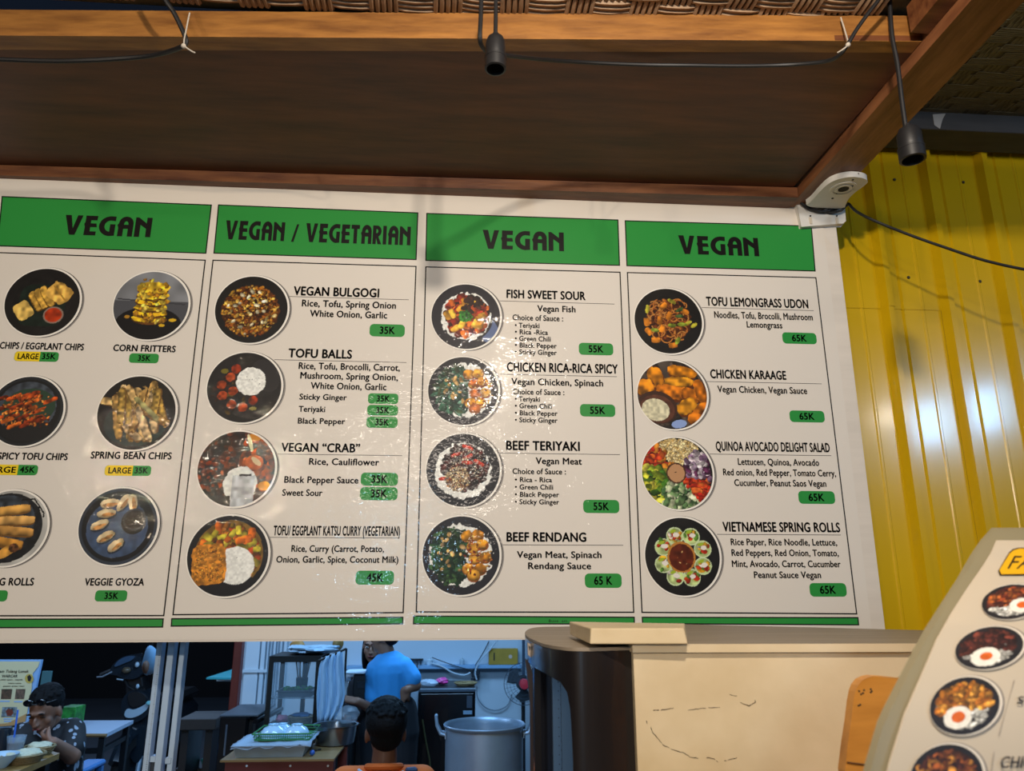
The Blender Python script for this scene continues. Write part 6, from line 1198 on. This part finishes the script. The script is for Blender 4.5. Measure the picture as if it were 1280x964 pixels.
mouth = g(0, -.10, -.05); caps += hand(wR, (mouth-wR+Z(0, -.02, -.03)), Vector((-.3, .9, .4)), .95, .06, 1); caps += hand(wL, (-.3, -1, .1), (0, 0, -1), .6)
for s in (-1, 1): caps += [(hipc+Z(s*.09, 0, -.01), hipc+Z(s*.13, -.42, .0), .09, .062), (hipc+Z(s*.13, -.42, 0), Z(hipc.x+s*.13, hipc.y-.42, .08), .058, .04), (Z(hipc.x+s*.13, hipc.y-.42, .04), Z(hipc.x+s*.13, hipc.y-.58, .03), .038, .03)]
pat = mat('dark patterned shirt', '14161C', .7)
nt = pat.node_tree; tc = nt.nodes.new('ShaderNodeTexCoord'); mpn = nt.nodes.new('ShaderNodeMapping'); mpn.inputs['Scale'].default_value = (1, 1, .45); mpn.inputs['Rotation'].default_value = (0, .5, 0); vo = nt.nodes.new('ShaderNodeTexVoronoi'); vo.inputs['Scale'].default_value = 30; rp = nt.nodes.new('ShaderNodeValToRGB'); rp.color_ramp.interpolation = 'CONSTANT'
rp.color_ramp.elements[0].color = (*lin('8C98A8'), 1); rp.color_ramp.elements[1].position = .30; rp.color_ramp.elements[1].color = (*lin('101218'), 1)
nt.links.new(tc.outputs['Object'], mpn.inputs[0]); nt.links.new(mpn.outputs[0], vo.inputs['Vector']); nt.links.new(vo.outputs['Distance'], rp.inputs[0]); nt.links.new(rp.outputs[0], nt.nodes['Principled BSDF'].inputs['Base Color'])
shirt = [(ch+Z(-.065, 0, -.05), hipc+Z(-.065, 0, .02), .128, .125), (ch+Z(.065, 0, -.05), hipc+Z(.065, 0, .02), .128, .125), (sL, sR, .070, .070), (ch+Z(0, 0, -.0), ch-Z(0, 0, .08), .085, .125), (sR, sR.lerp(elR, .72), .070, .066), (sL, sL.lerp(elL, .72), .070, .066)]
eat = person('person', 'seated man in a dark patterned shirt eating, sunglasses pushed up on his black hair', caps, balls, [('shirt', shirt, [], pat), ('trousers', [(hipc+Z(s*.09, 0, -.01), hipc+Z(s*.13, -.42, .0), .10, .072) for s in (-1, 1)]+[(hipc+Z(s*.13, -.42, 0), Z(hipc.x+s*.13, hipc.y-.42, .12), .07, .055) for s in (-1, 1)], [], drk)], skin, (hipc.x, hipc.y, 0), vox=.006)
hairpart(eat, hb, 70, 11); face(eat, g, s_, R_, closed=True)
for sx in (-1, 1): part('sunglass_lens', MB().ball(g(sx*.034, -.078, .092), (.028, .010, .018), 14, 8, R_), mat('dark lens', '08080C', .05, coat=.9), eat, smooth=True)
part('sunglass_bridge', MB().tube([g(-.075, .02, .062), g(-.068, -.06, .082), g(0, -.088, .086), g(.068, -.06, .082), g(.075, .02, .062)], .0035, 6), dark, eat, smooth=True)
fk = root('fork', wR, 'fork held to the mouth by the seated man', 'fork'); tip = mouth+Z(0, -.012, -.005); part('handle', MB().tube([tip+(wR-tip)*.12, wR+(wR-tip)*.25+Z(0, -.03, 0)], .0028, 6), steel, fk); part('tines', MB().box(tip+(wR-tip)*.06, (.012, .003, .018)), steel, fk)
stc = root('dining_stool', (hipc.x, hipc.y, 0), 'dark stool under the seated eating man', 'stool'); part('seat', MB().boxmm((hipc.x-.2, hipc.y-.18, seatz-.04), (hipc.x+.2, hipc.y+.18, seatz-.005), .008), dark, stc)
for sx in (-1, 1):
    for sy in (-1, 1): part('leg', MB().boxmm((hipc.x+sx*.17-.018, hipc.y+sy*.15-.018, 0), (hipc.x+sx*.17+.018, hipc.y+sy*.15+.018, seatz-.041)), dark, stc)
# more of the motorbike's front
part('inner_cowl', MB().prism(smooth_poly([mp(159, 868, -.014), mp(168, 864, -.014), mp(180, 868, -.014), mp(184, 877, -.014), mp(172, 884, -.014), mp(162, 884, -.014)], 2), (0, .012, 0)), dark, mk)
part('chin_panel', MB().prism(smooth_poly([mp(158, 903, .05), mp(176, 899, .05), mp(182, 930, .05), mp(172, 960, .05), mp(158, 940, .05)], 2), (0, .2, 0)), fair, mk)
part('indicator', MB().ball(mp(187, 879, -.03), (.03, .012, .018)), mat('teal glint lens', '8AD8E0', .1, coat=.6), mk, smooth=True)  # teal glint put into the lens colour
part('instrument', MB().ball(mp(158, 838, .0), (.035, .025, .025)), mat('tan gauge', '5A5040', .3), mk, smooth=True)
part('badge_light', MB().ball(mp(172, 858, -.03), (.014, .01, .018)), lens, mk, smooth=True)
part('brake_disc_side', MB().tube([mp(146, 849, 0), mp(154, 850, 0)], .006, 6), lens, mk)
part('steering_column', MB().prism([mp(157, 846, .08), mp(178, 846, .08), mp(184, 872, .08), mp(158, 872, .08)], (0, .12, 0)), dark, mk)
part('cable_bundle', MB().tube([mp(156, 850, .05), mp(160, 858, .02), mp(170, 864, .02), mp(178, 858, .04), mp(176, 848, .06)], .009, 6), dark, mk, smooth=True)
part('leg_shield', MB().prism(smooth_poly([mp(152, 906, .08), mp(160, 890, .08), mp(184, 892, .08), mp(196, 920, .08), mp(192, 975, .08), mp(160, 975, .08)], 2), (0, .12, 0)), fair, mk)
